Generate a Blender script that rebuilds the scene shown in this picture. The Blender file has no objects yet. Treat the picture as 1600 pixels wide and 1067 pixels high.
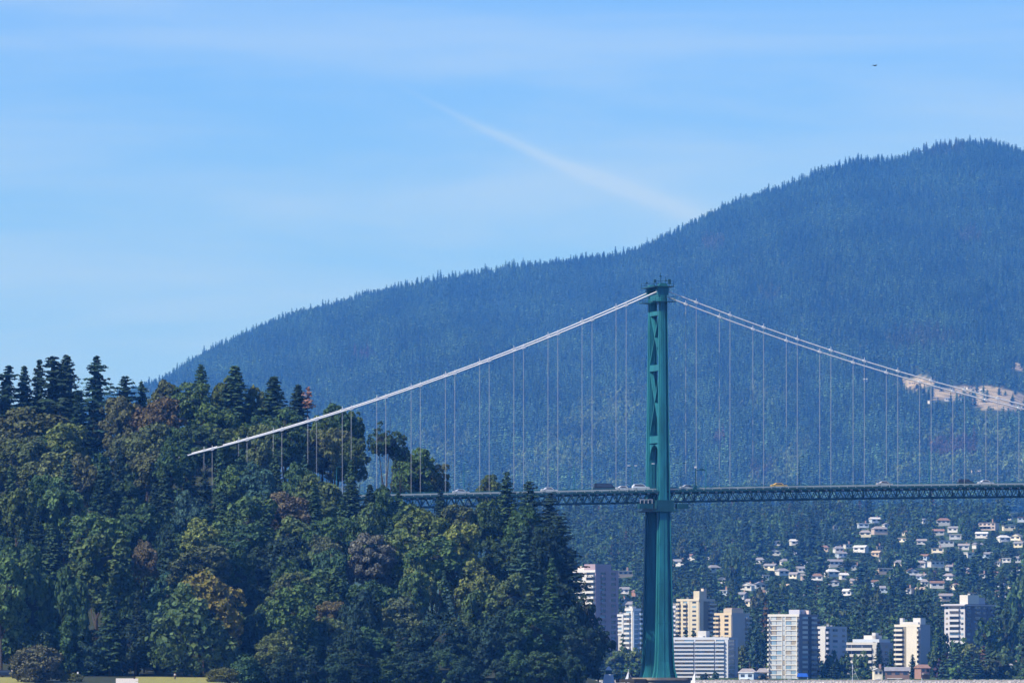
import bpy, math, random
import numpy as np
from mathutils import Vector, Matrix
SC = bpy.context.scene
COL = SC.collection
R = math.radians
random.seed(7); rng = np.random.default_rng(7)

# ------------------------------------------------------------------ camera, sky, sun, exposure
F = 13333.0                # focal length in photo pixels (1600 wide): about a 300 mm lens
EYE, HOR = 5.0, 1056.0     # eye height above the water, photo row of the horizon
cam = bpy.data.objects.new('camera', bpy.data.cameras.new('camera')); COL.objects.link(cam)
cam.location = (0, 0, EYE); cam.rotation_euler = (R(90), 0, 0)
cam.data.sensor_width = 36; cam.data.lens = 36 * F / 1600
cam.data.shift_y = (HOR - 533.5) / 1600
cam.data.clip_start = 5; cam.data.clip_end = 60000
SC.camera = cam

SUN_EL = 46.0
SUN_DIR = Vector((-math.cos(R(30)) * math.cos(R(SUN_EL)), -math.sin(R(30)) * math.cos(R(SUN_EL)), math.sin(R(SUN_EL))))
sd = bpy.data.lights.new('sun', 'SUN'); sd.energy = 5.0; sd.angle = R(0.53); sd.color = (1.0, 0.95, 0.86)
sun = bpy.data.objects.new('sun', sd); COL.objects.link(sun)
sun.rotation_euler = SUN_DIR.to_track_quat('Z', 'Y').to_euler()

SC.view_settings.view_transform = 'Standard'; SC.view_settings.look = 'None'
SC.view_settings.gamma = 1; SC.view_settings.use_curve_mapping = False
SC.view_settings.exposure = 0.40
SC.cycles.max_bounces = 4; SC.cycles.diffuse_bounces = 2; SC.cycles.glossy_bounces = 2
SC.cycles.transparent_max_bounces = 4; SC.cycles.volume_bounces = 0

W = bpy.data.worlds.new('World'); SC.world = W; W.use_nodes = True
nt = W.node_tree; N = nt.nodes; L = nt.links; N.clear()
def wn(t, **k):
    n = N.new(t)
    for a, b in k.items(): setattr(n, a, b)
    return n
def wmath(op, a, b=None, c=None):
    n = wn('ShaderNodeMath', operation=op)
    for i, v in enumerate((a, b, c)):
        if v is None: continue
        if isinstance(v, (int, float)): n.inputs[i].default_value = v
        else: L.new(v, n.inputs[i])
    return n.outputs[0]
sky = wn('ShaderNodeTexSky', sky_type='NISHITA', sun_disc=False)
sky.sun_elevation = R(SUN_EL); sky.sun_rotation = math.atan2(SUN_DIR.x, SUN_DIR.y)
sky.altitude = 600; sky.air_density = 1.0; sky.dust_density = 0.15; sky.ozone_density = 3.0
tint = wn('ShaderNodeMix', data_type='RGBA', blend_type='MULTIPLY'); tint.inputs[0].default_value = 1
tint.inputs[7].default_value = (0.37, 0.71, 1.54, 1)
L.new(sky.outputs[0], tint.inputs[6])
tc = wn('ShaderNodeTexCoord'); sp = wn('ShaderNodeSeparateXYZ'); L.new(tc.outputs['Generated'], sp.inputs[0])
# cirrus: long thin streaks laid along the direction of view from the horizon up
ln = wmath('MAXIMUM', sp.outputs[2], 0.004)
az = wmath('ARCTAN2', sp.outputs[0], sp.outputs[1])
cmb = wn('ShaderNodeCombineXYZ'); L.new(wmath('MULTIPLY', az, 9.0), cmb.inputs[0]); L.new(wmath('MULTIPLY', ln, 85.0), cmb.inputs[1])
L.new(wmath('MULTIPLY', wmath('ADD', az, wmath('MULTIPLY', ln, 1.5)), 3.0), cmb.inputs[2])
no = wn('ShaderNodeTexNoise'); no.inputs['Scale'].default_value = 1.0; no.inputs['Detail'].default_value = 5; no.inputs['Roughness'].default_value = 0.55
no.inputs['Distortion'].default_value = 0.4
L.new(cmb.outputs[0], no.inputs['Vector'])
rp = wn('ShaderNodeMapRange', interpolation_type='SMOOTHERSTEP'); L.new(no.outputs[0], rp.inputs[0])
rp.inputs[1].default_value = 0.30; rp.inputs[2].default_value = 0.78; rp.inputs[3].default_value = 0.04; rp.inputs[4].default_value = 0.52
# contrail: a slanting spread-out line of old vapour, in direction space u = x/y, v = z/y
yy = wmath('MAXIMUM', sp.outputs[1], 0.05)
u = wmath('MULTIPLY', wmath('DIVIDE', sp.outputs[0], yy), F / 100)      # hundreds of photo pixels right of the axis
v = wmath('MULTIPLY', wmath('DIVIDE', sp.outputs[2], yy), F / 100)
un = wmath('ADD', u, 1.4)
vc = wmath('SUBTRACT', 9.01, wmath('SUBTRACT', wmath('MULTIPLY', un, 0.52), wmath('MULTIPLY', wmath('MULTIPLY', un, un), 0.024)))
n2 = wn('ShaderNodeTexNoise'); n2.inputs['Scale'].default_value = 70; n2.inputs['Detail'].default_value = 4
L.new(tc.outputs['Generated'], n2.inputs['Vector'])
dd = wmath('ADD', wmath('SUBTRACT', v, vc), wmath('MULTIPLY', wmath('SUBTRACT', n2.outputs[0], 0.5), 0.16))
hw = wmath('ADD', 0.05, wmath('MULTIPLY', un, 0.032))
gg = wmath('DIVIDE', dd, hw)
g = wmath('EXPONENT', wmath('MULTIPLY', wmath('MULTIPLY', gg, gg), -1.0))
e1 = wn('ShaderNodeMapRange', interpolation_type='SMOOTHSTEP'); L.new(un, e1.inputs[0]); e1.inputs[1].default_value = -0.8; e1.inputs[2].default_value = 1.6
e2 = wn('ShaderNodeMapRange', interpolation_type='SMOOTHSTEP'); L.new(un, e2.inputs[0]); e2.inputs[1].default_value = 6.4; e2.inputs[2].default_value = 3.6
trail = wmath('MULTIPLY', wmath('MULTIPLY', wmath('MULTIPLY', g, e1.outputs[0]), e2.outputs[0]), 0.38)
lo = wn('ShaderNodeMapRange', interpolation_type='SMOOTHSTEP'); L.new(ln, lo.inputs[0]); lo.inputs[1].default_value = 0.095; lo.inputs[2].default_value = 0.01; lo.inputs[3].default_value = 0.0; lo.inputs[4].default_value = 0.30
cl = wmath('MINIMUM', wmath('ADD', wmath('ADD', rp.outputs[0], trail), lo.outputs[0]), 0.85)
mx = wn('ShaderNodeMix', data_type='RGBA'); L.new(cl, mx.inputs[0]); L.new(tint.outputs[2], mx.inputs[6])
mx.inputs[7].default_value = (4.4, 6.2, 9.5, 1)
bg = wn('ShaderNodeBackground'); bg.inputs[1].default_value = 0.084
out = wn('ShaderNodeOutputWorld'); L.new(mx.outputs[2], bg.inputs[0]); L.new(bg.outputs[0], out.inputs[0])

# ------------------------------------------------------------------ helpers
def P(px, py, Y): return Vector(((px - 800) / F * Y, Y, EYE + (HOR - py) / F * Y))
def tag(o, label=None, cat=None, group=None, kind=None):
    if label: o['label'] = label
    if cat: o['category'] = cat
    if group: o['group'] = group
    if kind: o['kind'] = kind
    return o
def empty(name, loc=(0, 0, 0), rz=0):
    o = bpy.data.objects.new(name, None); COL.objects.link(o); o.location = loc; o.rotation_euler = (0, 0, rz)
    o.empty_display_size = 1; return o
def link(name, me, parent=None, loc=(0, 0, 0), rz=0, scale=(1, 1, 1), color=None):
    o = bpy.data.objects.new(name, me); COL.objects.link(o)
    o.parent = parent; o.location = loc; o.rotation_euler = (0, 0, rz); o.scale = scale
    if color: o.color = (*color, 1)
    return o
class MB:
    def __init__(s): s.v = []; s.f = []
    def add(s, vs, fs):
        b = len(s.v); s.v += [tuple(q) for q in vs]; s.f += [tuple(i + b for i in q) for q in fs]; return s
    def box(s, x0, x1, y0, y1, z0, z1):
        return s.add([(x0,y0,z0),(x1,y0,z0),(x1,y1,z0),(x0,y1,z0),(x0,y0,z1),(x1,y0,z1),(x1,y1,z1),(x0,y1,z1)],
                     [(0,3,2,1),(4,5,6,7),(0,1,5,4),(1,2,6,5),(2,3,7,6),(3,0,4,7)])
    def beam(s, p, q, w, h, up=(0, 0, 1)):
        p = Vector(p); q = Vector(q); d = (q - p).normalized(); a = d.cross(Vector(up))
        if a.length < 1e-4: a = d.cross(Vector((1, 0, 0)))
        a.normalize(); b = a.cross(d); a = a * w / 2; b = b * h / 2
        return s.add([p-a-b, p+a-b, p+a+b, p-a+b, q-a-b, q+a-b, q+a+b, q-a+b],
                     [(0,3,2,1),(4,5,6,7),(0,1,5,4),(1,2,6,5),(2,3,7,6),(3,0,4,7)])
    def tube(s, pts, r, n=6):
        pts = [Vector(p) for p in pts]; b = len(s.v); m = len(pts)
        rr = r if isinstance(r, (list, tuple)) else [r] * m
        for i, p in enumerate(pts):
            d = (pts[min(i + 1, m - 1)] - pts[max(i - 1, 0)]).normalized()
            a = d.cross(Vector((0, 1, 0.01))); a.normalize(); c = a.cross(d)
            for k in range(n):
                t = 2 * math.pi * k / n; s.v.append(tuple(p + (a * math.cos(t) + c * math.sin(t)) * rr[i]))
        for i in range(m - 1):
            for k in range(n):
                s.f.append((b + i*n + k, b + i*n + (k+1) % n, b + (i+1)*n + (k+1) % n, b + (i+1)*n + k))
        s.f.append(tuple(b + k for k in reversed(range(n)))); s.f.append(tuple(b + (m-1)*n + k for k in range(n)))
        return s
    def prism(s, prof, y0, y1):      # profile in x,z extruded along y
        n = len(prof)
        return s.add([(x, y0, z) for x, z in prof] + [(x, y1, z) for x, z in prof],
                     [tuple(range(n)), tuple(reversed(range(n, 2*n)))] + [(i, i+n, (i+1) % n + n, (i+1) % n) for i in range(n)])
    def mesh(s, name, mat):
        me = bpy.data.meshes.new(name); me.from_pydata(s.v, [], s.f); me.materials.append(mat); me.validate(); me.update(); return me
    def build(s, name, mat, parent=None, **k): return link(name, s.mesh(name, mat), parent, **k)

def srgb(*c): return tuple(((x/255)/12.92 if x/255 <= 0.04045 else ((x/255 + 0.055)/1.055) ** 2.4) for x in c)
MATS = {}
def mat(name, col, rough=0.7, metal=0.0, var=0.12, scale=0.5, bump=0.0, spec=0.4, objcol=False, stretch=None):
    if name in MATS: return MATS[name]
    m = bpy.data.materials.new(name); m.use_nodes = True; t = m.node_tree; b = t.nodes['Principled BSDF']
    b.inputs['Roughness'].default_value = rough; b.inputs['Metallic'].default_value = metal
    b.inputs['Specular IOR Level'].default_value = spec
    co = t.nodes.new('ShaderNodeTexCoord'); mp = t.nodes.new('ShaderNodeMapping'); t.links.new(co.outputs['Object'], mp.inputs[0])
    if stretch: mp.inputs['Scale'].default_value = stretch
    nz = t.nodes.new('ShaderNodeTexNoise'); nz.inputs['Scale'].default_value = scale; nz.inputs['Detail'].default_value = 6
    nz.inputs['Roughness'].default_value = 0.65
    t.links.new(mp.outputs[0], nz.inputs['Vector'])
    mr = t.nodes.new('ShaderNodeMapRange'); t.links.new(nz.outputs[0], mr.inputs[0]); mr.inputs[1].default_value = 0.3; mr.inputs[2].default_value = 0.7
    mr.inputs[3].default_value = 1 - var; mr.inputs[4].default_value = 1 + var
    mu = t.nodes.new('ShaderNodeVectorMath'); mu.operation = 'SCALE'
    if objcol:
        oi = t.nodes.new('ShaderNodeObjectInfo'); t.links.new(oi.outputs['Color'], mu.inputs[0])
    else: mu.inputs[0].default_value = col
    t.links.new(mr.outputs[0], mu.inputs['Scale']); t.links.new(mu.outputs[0], b.inputs['Base Color'])
    if bump:
        bp = t.nodes.new('ShaderNodeBump'); bp.inputs['Strength'].default_value = bump; t.links.new(nz.outputs[0], bp.inputs['Height']); t.links.new(bp.outputs[0], b.inputs['Normal'])
    MATS[name] = m; return m
def leafmat(name, mode='object', second=None, thr=0.56, nscale=0.35):
    """Leaf colour from the tree's own colour (object colour or instance attribute), varied leaf by leaf and bough by bough."""
    m = bpy.data.materials.new(name); m.use_nodes = True; t = m.node_tree; b = t.nodes['Principled BSDF']; nd = t.nodes.new; lk = t.links.new
    b.inputs['Roughness'].default_value = 0.75; b.inputs['Specular IOR Level'].default_value = 0.15
    if mode == 'object': src = nd('ShaderNodeObjectInfo').outputs['Color']
    else:
        a = nd('ShaderNodeAttribute'); a.attribute_type = 'INSTANCER'; a.attribute_name = 'tint'; src = a.outputs['Color']
    ge = nd('ShaderNodeNewGeometry'); co = nd('ShaderNodeTexCoord')
    nz = nd('ShaderNodeTexNoise'); nz.inputs['Scale'].default_value = nscale; nz.inputs['Detail'].default_value = 3; lk(co.outputs['Object'], nz.inputs['Vector'])
    ad = nd('ShaderNodeMath'); ad.operation = 'MULTIPLY_ADD'; lk(ge.outputs['Random Per Island'], ad.inputs[0]); ad.inputs[1].default_value = 0.7; ad.inputs[2].default_value = 0.1
    a2 = nd('ShaderNodeMath'); a2.operation = 'ADD'; lk(ad.outputs[0], a2.inputs[0]); lk(nz.outputs[0], a2.inputs[1])
    last = src
    if second:
        n3 = nd('ShaderNodeTexNoise'); n3.inputs['Scale'].default_value = 1.1; n3.inputs['Detail'].default_value = 4; lk(co.outputs['Object'], n3.inputs['Vector'])
        # the warm patch sits on the upper right boughs
        sx = nd('ShaderNodeSeparateXYZ'); lk(co.outputs['Object'], sx.inputs[0])
        s1 = nd('ShaderNodeMath'); s1.operation = 'MULTIPLY_ADD'; lk(sx.outputs[0], s1.inputs[0]); s1.inputs[1].default_value = 0.16; lk(n3.outputs[0], s1.inputs[2])
        s2 = nd('ShaderNodeMath'); s2.operation = 'MULTIPLY_ADD'; lk(sx.outputs[2], s2.inputs[0]); s2.inputs[1].default_value = 0.14; lk(s1.outputs[0], s2.inputs[2])
        mr = nd('ShaderNodeMapRange'); lk(s2.outputs[0], mr.inputs[0]); mr.inputs[1].default_value = thr; mr.inputs[2].default_value = thr + 0.1
        mxx = nd('ShaderNodeMix'); mxx.data_type = 'RGBA'; lk(mr.outputs[0], mxx.inputs[0]); lk(src, mxx.inputs[6]); mxx.inputs[7].default_value = (*second, 1); last = mxx.outputs[2]
    vm = nd('ShaderNodeVectorMath'); vm.operation = 'SCALE'; lk(last, vm.inputs[0]); lk(a2.outputs[0], vm.inputs['Scale'])
    hs = nd('ShaderNodeHueSaturation'); lk(vm.outputs[0], hs.inputs['Color'])
    hm = nd('ShaderNodeMath'); hm.operation = 'MULTIPLY_ADD'; lk(ge.outputs['Random Per Island'], hm.inputs[0]); hm.inputs[1].default_value = -0.05; hm.inputs[2].default_value = 0.54
    lk(hm.outputs[0], hs.inputs['Hue']); lk(hs.outputs[0], b.inputs['Base Color'])
    MATS[name] = m; return m
M_LEAF = leafmat('leaves'); M_LEAFI = leafmat('far_leaves', 'inst', nscale=0.3)
M_MAPLE = leafmat('turning_leaves', second=(0.15, 0.125, 0.03), thr=1.06)
M_INNER = mat('dark_crown_core', (0.014, 0.02, 0.011), 0.9, var=0.3)  # solid dark core added inside crowns to block light through them
M_BARK = mat('bark', (0.05, 0.04, 0.032), 0.9, scale=3, var=0.35)
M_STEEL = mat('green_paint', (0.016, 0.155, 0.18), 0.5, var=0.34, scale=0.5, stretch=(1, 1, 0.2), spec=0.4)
M_STEELD = mat('shade_darkened_green', (0.008, 0.062, 0.078), 0.5, var=0.2, scale=0.6)  # bridge green darkened to paint in the shade under the footway
M_CABLE = mat('cable_paint', (0.72, 0.72, 0.72), 0.42, var=0.06)
M_HANG = mat('hanger_steel', (0.44, 0.46, 0.48), 0.5, var=0.06)
M_CONC = mat('pier_concrete', (0.24, 0.21, 0.18), 0.85, var=0.3, scale=0.5, bump=0.3)
M_ROAD = mat('asphalt', (0.05, 0.05, 0.052), 0.9)
M_GLASS = mat('window_glass', (0.035, 0.05, 0.075), 0.12, spec=0.6, var=0.3, scale=0.15)
M_GLASSB = mat('pale_glass', (0.22, 0.33, 0.42), 0.15, spec=0.6, var=0.3, scale=0.15)
M_CURT = mat('drawn_curtain', (0.3, 0.27, 0.22), 0.6, var=0.2)
M_OBJ = mat('painted_wall', None, 0.75, objcol=True, var=0.08, scale=0.12)
M_ROOF = mat('roofing', None, 0.8, objcol=True, var=0.2, scale=0.6)
M_CAR = mat('car_paint', None, 0.25, objcol=True, var=0.02, spec=0.6)
M_TYRE = mat('tyre', (0.02, 0.02, 0.02), 0.8)

# ------------------------------------------------------------------ terrain of the far shore
RIDGE = [(-900, 800), (-400, 740), (0, 690), (150, 633), (215, 616), (240, 606), (262, 598), (280, 585), (320, 560), (380, 532), (420, 514), (470, 498), (520, 486), (560, 472),
 (620, 457), (680, 445), (740, 436), (800, 425), (860, 419), (920, 411), (980, 403), (1010, 392), (1050, 374), (1080, 358), (1130, 332), (1180, 314), (1230, 299),
 (1280, 275), (1340, 257), (1400, 258), (1412, 254), (1430, 245), (1470, 233), (1520, 229), (1560, 233), (1600, 245), (1700, 262), (1900, 320), (2400, 430)]
RX = np.array([a for a, b in RIDGE], float); RY = np.array([HOR - b for a, b in RIDGE], float)
Y_SH, Y_T, Y_M, Y_R = 3860.0, 7600.0, 12000.0, 19000.0
KY = np.array([3780, 3860, 3885, 4000, 4300, 5500, 7600], float)
KS = np.array([-22, -11, -6.5, -3, 26, 112, 248], float)
def gull(px, Y):
    return (np.sin(px*0.019 + Y*0.0021) * 5 + np.sin(px*0.047 - Y*0.0037 + 1.3) * 3 + np.sin(px*0.0093 + Y*0.0011 + 4) * 9)
def s_far(px, Y):
    px = np.asarray(px, float); Y = np.asarray(Y, float)
    base = np.interp(Y, KY, KS)
    t = np.clip((Y - Y_M) / (Y_R - Y_M), 0, 1); S = np.interp(px, RX, RY)
    up = 248 + 8 * np.clip((Y - Y_T) / (Y_M - Y_T), 0, 1) + (S - 256) * (0.62*t + 0.38*(1 - (1 - t)**2.2)) + gull(px, Y*0.6) * np.sin(t * math.pi) * 2.3
    return np.where(Y <= Y_T, base + gull(px, Y) * np.clip((Y - 4300)/2000, 0, 1) * (1 - np.clip((Y-6700)/900, 0, 1)) * 0.5, up)
def z_far(px, Y):
    Y = np.asarray(Y, float); z = EYE + s_far(px, np.minimum(Y, Y_R)) * np.minimum(Y, Y_R) / F
    return z - np.clip(Y - Y_R, 0, None) * 0.12
YY = np.linspace(3865, Y_R, 3600)
def far_Y(px, py):
    s = s_far(np.full_like(YY, px), YY); i = np.argmax(s >= HOR - py); return float(YY[i]) if s[i] >= HOR - py else Y_R
CLEAR = [(1512, 610, 56, 6), (1432, 598, 27, 7), (1476, 619, 24, 6), (1563, 625, 40, 15), (1592, 573, 12, 6)]
def in_clear(px, py):
    r = 9.0
    for cx, cy, a, b in CLEAR: r = min(r, ((px - cx)/a)**2 + ((py - cy)/b)**2)
    return r * (1 + 0.35*math.sin(px*0.55) * math.sin(py*0.9 + px*0.2))
cols = np.concatenate([np.arange(-900, 1250, 20), np.arange(1250, 1640, 8), np.arange(1640, 2400, 20)]).astype(float)
rows = np.concatenate([np.array([3600, 3780, 3820, 3860, 3872, 3885, 3920, 3960]), np.linspace(4000, 7600, 66)[1:], np.linspace(7600, 12000, 14)[1:], np.linspace(12000, 19000, 150)[1:], np.array([19300, 19900, 21200])])
PXG, YG = np.meshgrid(cols, rows); ZG = z_far(PXG, YG); ZG[0, :] = -6
XG = (PXG - 800) / F * YG
vs = np.stack([XG, YG, ZG], -1).reshape(-1, 3)
nc, nr = len(cols), len(rows)
fs = [(r*nc + c, r*nc + c + 1, (r+1)*nc + c + 1, (r+1)*nc + c) for r in range(nr-1) for c in range(nc-1)]
me = bpy.data.meshes.new('hills'); me.from_pydata(vs.tolist(), [], fs)
ca = me.color_attributes.new('soil', 'FLOAT_COLOR', 'POINT'); cd = np.ones((len(vs), 4)); cd[:, :3] = (0.035, 0.05, 0.028)
PYG = HOR - s_far(PXG, np.minimum(YG, Y_R))
for i, (a, b, yv) in enumerate(zip(PXG.ravel(), PYG.ravel(), YG.ravel())):
    if in_clear(a, b) < 1.25: cd[i, :3] = (0.30, 0.25, 0.17)
    elif yv < 3905: cd[i, :3] = (0.30, 0.27, 0.23)
    elif yv < 7700: cd[i, :3] = (0.045, 0.075, 0.028)
ca.data.foreach_set('color', cd.ravel()); me.shade_smooth()
mh = bpy.data.materials.new('hill_ground'); mh.use_nodes = True; t = mh.node_tree; b = t.nodes['Principled BSDF']; b.inputs['Roughness'].default_value = 0.95
b.inputs['Specular IOR Level'].default_value = 0.05
at = t.nodes.new('ShaderNodeAttribute'); at.attribute_name = 'soil'; nz = t.nodes.new('ShaderNodeTexNoise'); nz.inputs['Scale'].default_value = 0.06; nz.inputs['Detail'].default_value = 8
co = t.nodes.new('ShaderNodeTexCoord'); t.links.new(co.outputs['Object'], nz.inputs['Vector'])
vm = t.nodes.new('ShaderNodeVectorMath'); vm.operation = 'SCALE'; t.links.new(at.outputs['Color'], vm.inputs[0])
mr = t.nodes.new('ShaderNodeMapRange'); mr.inputs[1].default_value = .3; mr.inputs[2].default_value = .7; mr.inputs[3].default_value = 0.5; mr.inputs[4].default_value = 1.5
t.links.new(nz.outputs[0], mr.inputs[0]); t.links.new(mr.outputs[0], vm.inputs['Scale']); t.links.new(vm.outputs[0], b.inputs['Base Color'])
me.materials.append(mh); tag(link('hills', me), 'wooded mountainside rising behind the bridge, with bare tan clearings', kind='structure')

wm = bpy.data.materials.new('sea_water'); wm.use_nodes = True; t = wm.node_tree; b = t.nodes['Principled BSDF']
b.inputs['Base Color'].default_value = (0.01, 0.03, 0.05, 1); b.inputs['Roughness'].default_value = 0.15
nz = t.nodes.new('ShaderNodeTexNoise'); nz.inputs['Scale'].default_value = 0.4; nz.inputs['Detail'].default_value = 6
co = t.nodes.new('ShaderNodeTexCoord'); t.links.new(co.outputs['Object'], nz.inputs['Vector']); bp = t.nodes.new('ShaderNodeBump'); bp.inputs['Strength'].default_value = 0.5
t.links.new(nz.outputs[0], bp.inputs['Height']); t.links.new(bp.outputs[0], b.inputs['Normal'])
w = MB().add([(-7900, -2900, 0), (7900, -2900, 0), (7900, 23400, 0), (-7900, 23400, 0)], [(0, 1, 2, 3)])
tag(w.build('water', wm), 'calm sea water of the narrows', kind='structure')

# ------------------------------------------------------------------ near headland
def sm(a, b, x): t = np.clip((x - a) / (b - a), 0, 1); return t*t*(3 - 2*t)
def z_near(X, Y):
    X = np.asarray(X, float); Y = np.asarray(Y, float)
    z = np.interp(Y, [2080, 2120, 2150, 2185, 2235, 2300, 2370, 2420, 2520, 2620], [-3, 2.2, 3.6, 4.7, 6, 24, 45, 52, 54, 50])
    z = z + (1 - sm(-78, -48, X)) * np.interp(Y, [2340, 2370, 2400, 2450, 2520, 2620], [0, 3, 9, 13, 13, 10])
    bank = sm(-72, -64, X)                      # right of the lawn the ground drops steeply to the sea
    z = z * (1 - bank) + bank * np.minimum(z, np.interp(Y, [2080, 2176, 2192], [-3, -2.5, 4.9]))
    edge = np.interp(Y, [2080, 2200, 2300, 2400, 2620], [5, 17, 13, 4, -2])
    k = 1 - sm(0, 12, X - edge)
    z = z * k + (1 - k) * np.interp(X - edge, [0, 14, 30], [3.0, 0.6, -3])
    return z + np.where(z > 8, np.sin(X*0.07) * np.sin(Y*0.09) * 1.5, 0)
xs = np.linspace(-330, 60, 130); ys = np.linspace(2080, 2620, 150)
XX, YYg = np.meshgrid(xs, ys); ZZ = z_near(XX, YYg); ZZ[:, 0] = np.minimum(ZZ[:, 0], ZZ[:, 0])
nx, ny = len(xs), len(ys)
me = bpy.data.meshes.new('headland'); me.from_pydata(np.stack([XX, YYg, ZZ], -1).reshape(-1, 3).tolist(), [], [(r*nx+c, r*nx+c+1, (r+1)*nx+c+1, (r+1)*nx+c) for r in range(ny-1) for c in range(nx-1)])
me.shade_smooth(); me.materials.append(mat('headland_ground', (0.022, 0.032, 0.014), 0.95, var=0.4, scale=0.2))
tag(link('terrain', me), 'steep forested headland at the bridge end', kind='structure')
lawn = MB()
def sheet(mb, px0, px1, Y0, Y1, lift, n=14, m=5, right=None):
    b = len(mb.v)
    for j in range(m + 1):
        Y = Y0 + (Y1 - Y0) * j / m
        for i in range(n + 1):
            px = px0 + (px1 - px0) * i / n; X = (px - 800)/F*Y; mb.v.append((X, Y, float(z_near(X, Y)) + lift))
    for j in range(m):
        for i in range(n): mb.f.append((b+j*(n+1)+i, b+j*(n+1)+i+1, b+(j+1)*(n+1)+i+1, b+(j+1)*(n+1)+i))
sheet(lawn, -150, 54, 2128, 2186, 0.05); sheet(lawn, 212, 372, 2128, 2190, 0.05)
tag(lawn.build('grass', mat('dry_grass', (0.23, 0.22, 0.06), 0.95, var=0.3, scale=0.8)), 'sunlit yellowish lawn at the foot of the wooded headland', kind='structure')
pth = MB(); sheet(pth, 181, 216, 2128, 2176, 0.06); tag(pth.build('path', mat('pale_path', (0.5, 0.46, 0.42), 0.9)), 'pale paved path beside the lawn', kind='structure')

# ------------------------------------------------------------------ tree shapes
def leaf_mesh(name, C, Nn, S, m, core=None, asp=1.0):
    """one small quad per leaf spray: centres C, facing Nn, half size S"""
    n = len(C); Nn = Nn / np.linalg.norm(Nn, axis=1, keepdims=True)
    r = rng.normal(size=(n, 3)); A = np.cross(Nn, r); A /= np.linalg.norm(A, axis=1, keepdims=True); B = np.cross(Nn, A)
    s = S[:, None]; k = rng.uniform(0.6, 1.1, (n, 1))
    V = np.stack([C - A*s, C - B*s*k*asp, C + A*s*1.1, C + B*s*k*asp + Nn*s*0.3], 1).reshape(-1, 3)
    Fc = np.arange(n*4).reshape(n, 4).tolist(); V = V.tolist()
    if core is not None:
        b = len(V); V += core[0]; Fc += [tuple(i + b for i in f) for f in core[1]]
    me = bpy.data.meshes.new(name); me.from_pydata(V, [], Fc); me.materials.append(m)
    if core is not None:
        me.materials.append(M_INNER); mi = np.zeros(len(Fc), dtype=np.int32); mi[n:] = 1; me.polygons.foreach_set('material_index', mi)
    return me
def ico(sub=2):
    import bmesh
    bm = bmesh.new(); bmesh.ops.create_icosphere(bm, subdivisions=sub, radius=1)
    v = np.array([x.co[:] for x in bm.verts]); f = [tuple(q.index for q in p.verts) for p in bm.faces]; bm.free(); return v, f
ICO_V, ICO_F = ico(3); ICO2_V, ICO2_F = ico(2)
def broadleaf(name, nb=46, per=130, leaf=0.45, lop=0.25, m=None, flat=1.0, low=-0.75, seed=0, jit=0.55):
    """crown of a 7 m radius tree, centred at the origin; clumps of leaves on boughs"""
    g = np.random.default_rng(seed); Rr = 7.0
    ph = g.uniform(0, 6.28, 3)
    def lobe(d): return 1 + lop * (np.sin(d[:, 0]*2.3 + ph[0]) * 0.5 + np.sin(d[:, 1]*2.9 + ph[1]) * 0.3 + np.sin(d[:, 2]*3.3 + ph[2] + d[:, 0]*2) * 0.5)
    i = np.arange(nb) + 0.5; z = 1 - (1 - low) * i / nb; t = i * 2.39996 + g.uniform(-0.3, 0.3, nb)
    d = np.stack([np.sqrt(1 - z*z) * np.cos(t), np.sqrt(1 - z*z) * np.sin(t), z], 1) + g.normal(0, 0.12, (nb, 3))
    d /= np.linalg.norm(d, axis=1, keepdims=True)
    C = d * (g.uniform(0.60, 0.92, nb) * lobe(d))[:, None]; cr = g.uniform(0.10, 0.29, nb)
    cs = []; ns = []; ss = []
    for c, dd_, r in zip(C, d, cr):
        k = int(per * (r/0.25)**2); q = g.normal(size=(k, 3)); q /= np.linalg.norm(q, axis=1, keepdims=True)
        q = q + dd_ * 0.55 + np.array([0, 0, 0.25]); q /= np.linalg.norm(q, axis=1, keepdims=True)
        cs.append(c + q * (r * g.uniform(0.75, 1.12, k))[:, None] * np.array([1.15, 1.15, 0.8])); ns.append(q + g.normal(0, jit, (k, 3))); ss.append((0.5 + g.random(k)**2 * 1.1) * leaf)
    cs = np.concatenate(cs) * Rr * np.array([1, 1, flat]); ns = np.concatenate(ns); ss = np.concatenate(ss)
    sx_ = 6.8 / np.percentile(np.hypot(cs[:, 0], cs[:, 1]), 98); sz_ = 6.7 * flat / np.percentile(np.abs(cs[:, 2]), 98); cs = cs * np.array([sx_, sx_, sz_])
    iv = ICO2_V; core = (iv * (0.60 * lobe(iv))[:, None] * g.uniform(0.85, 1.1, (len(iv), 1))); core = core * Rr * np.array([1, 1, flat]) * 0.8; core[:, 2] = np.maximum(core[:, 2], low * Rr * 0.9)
    return leaf_mesh(name, cs, ns, ss, m or M_LEAF, (core.tolist(), ICO2_F))
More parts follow.
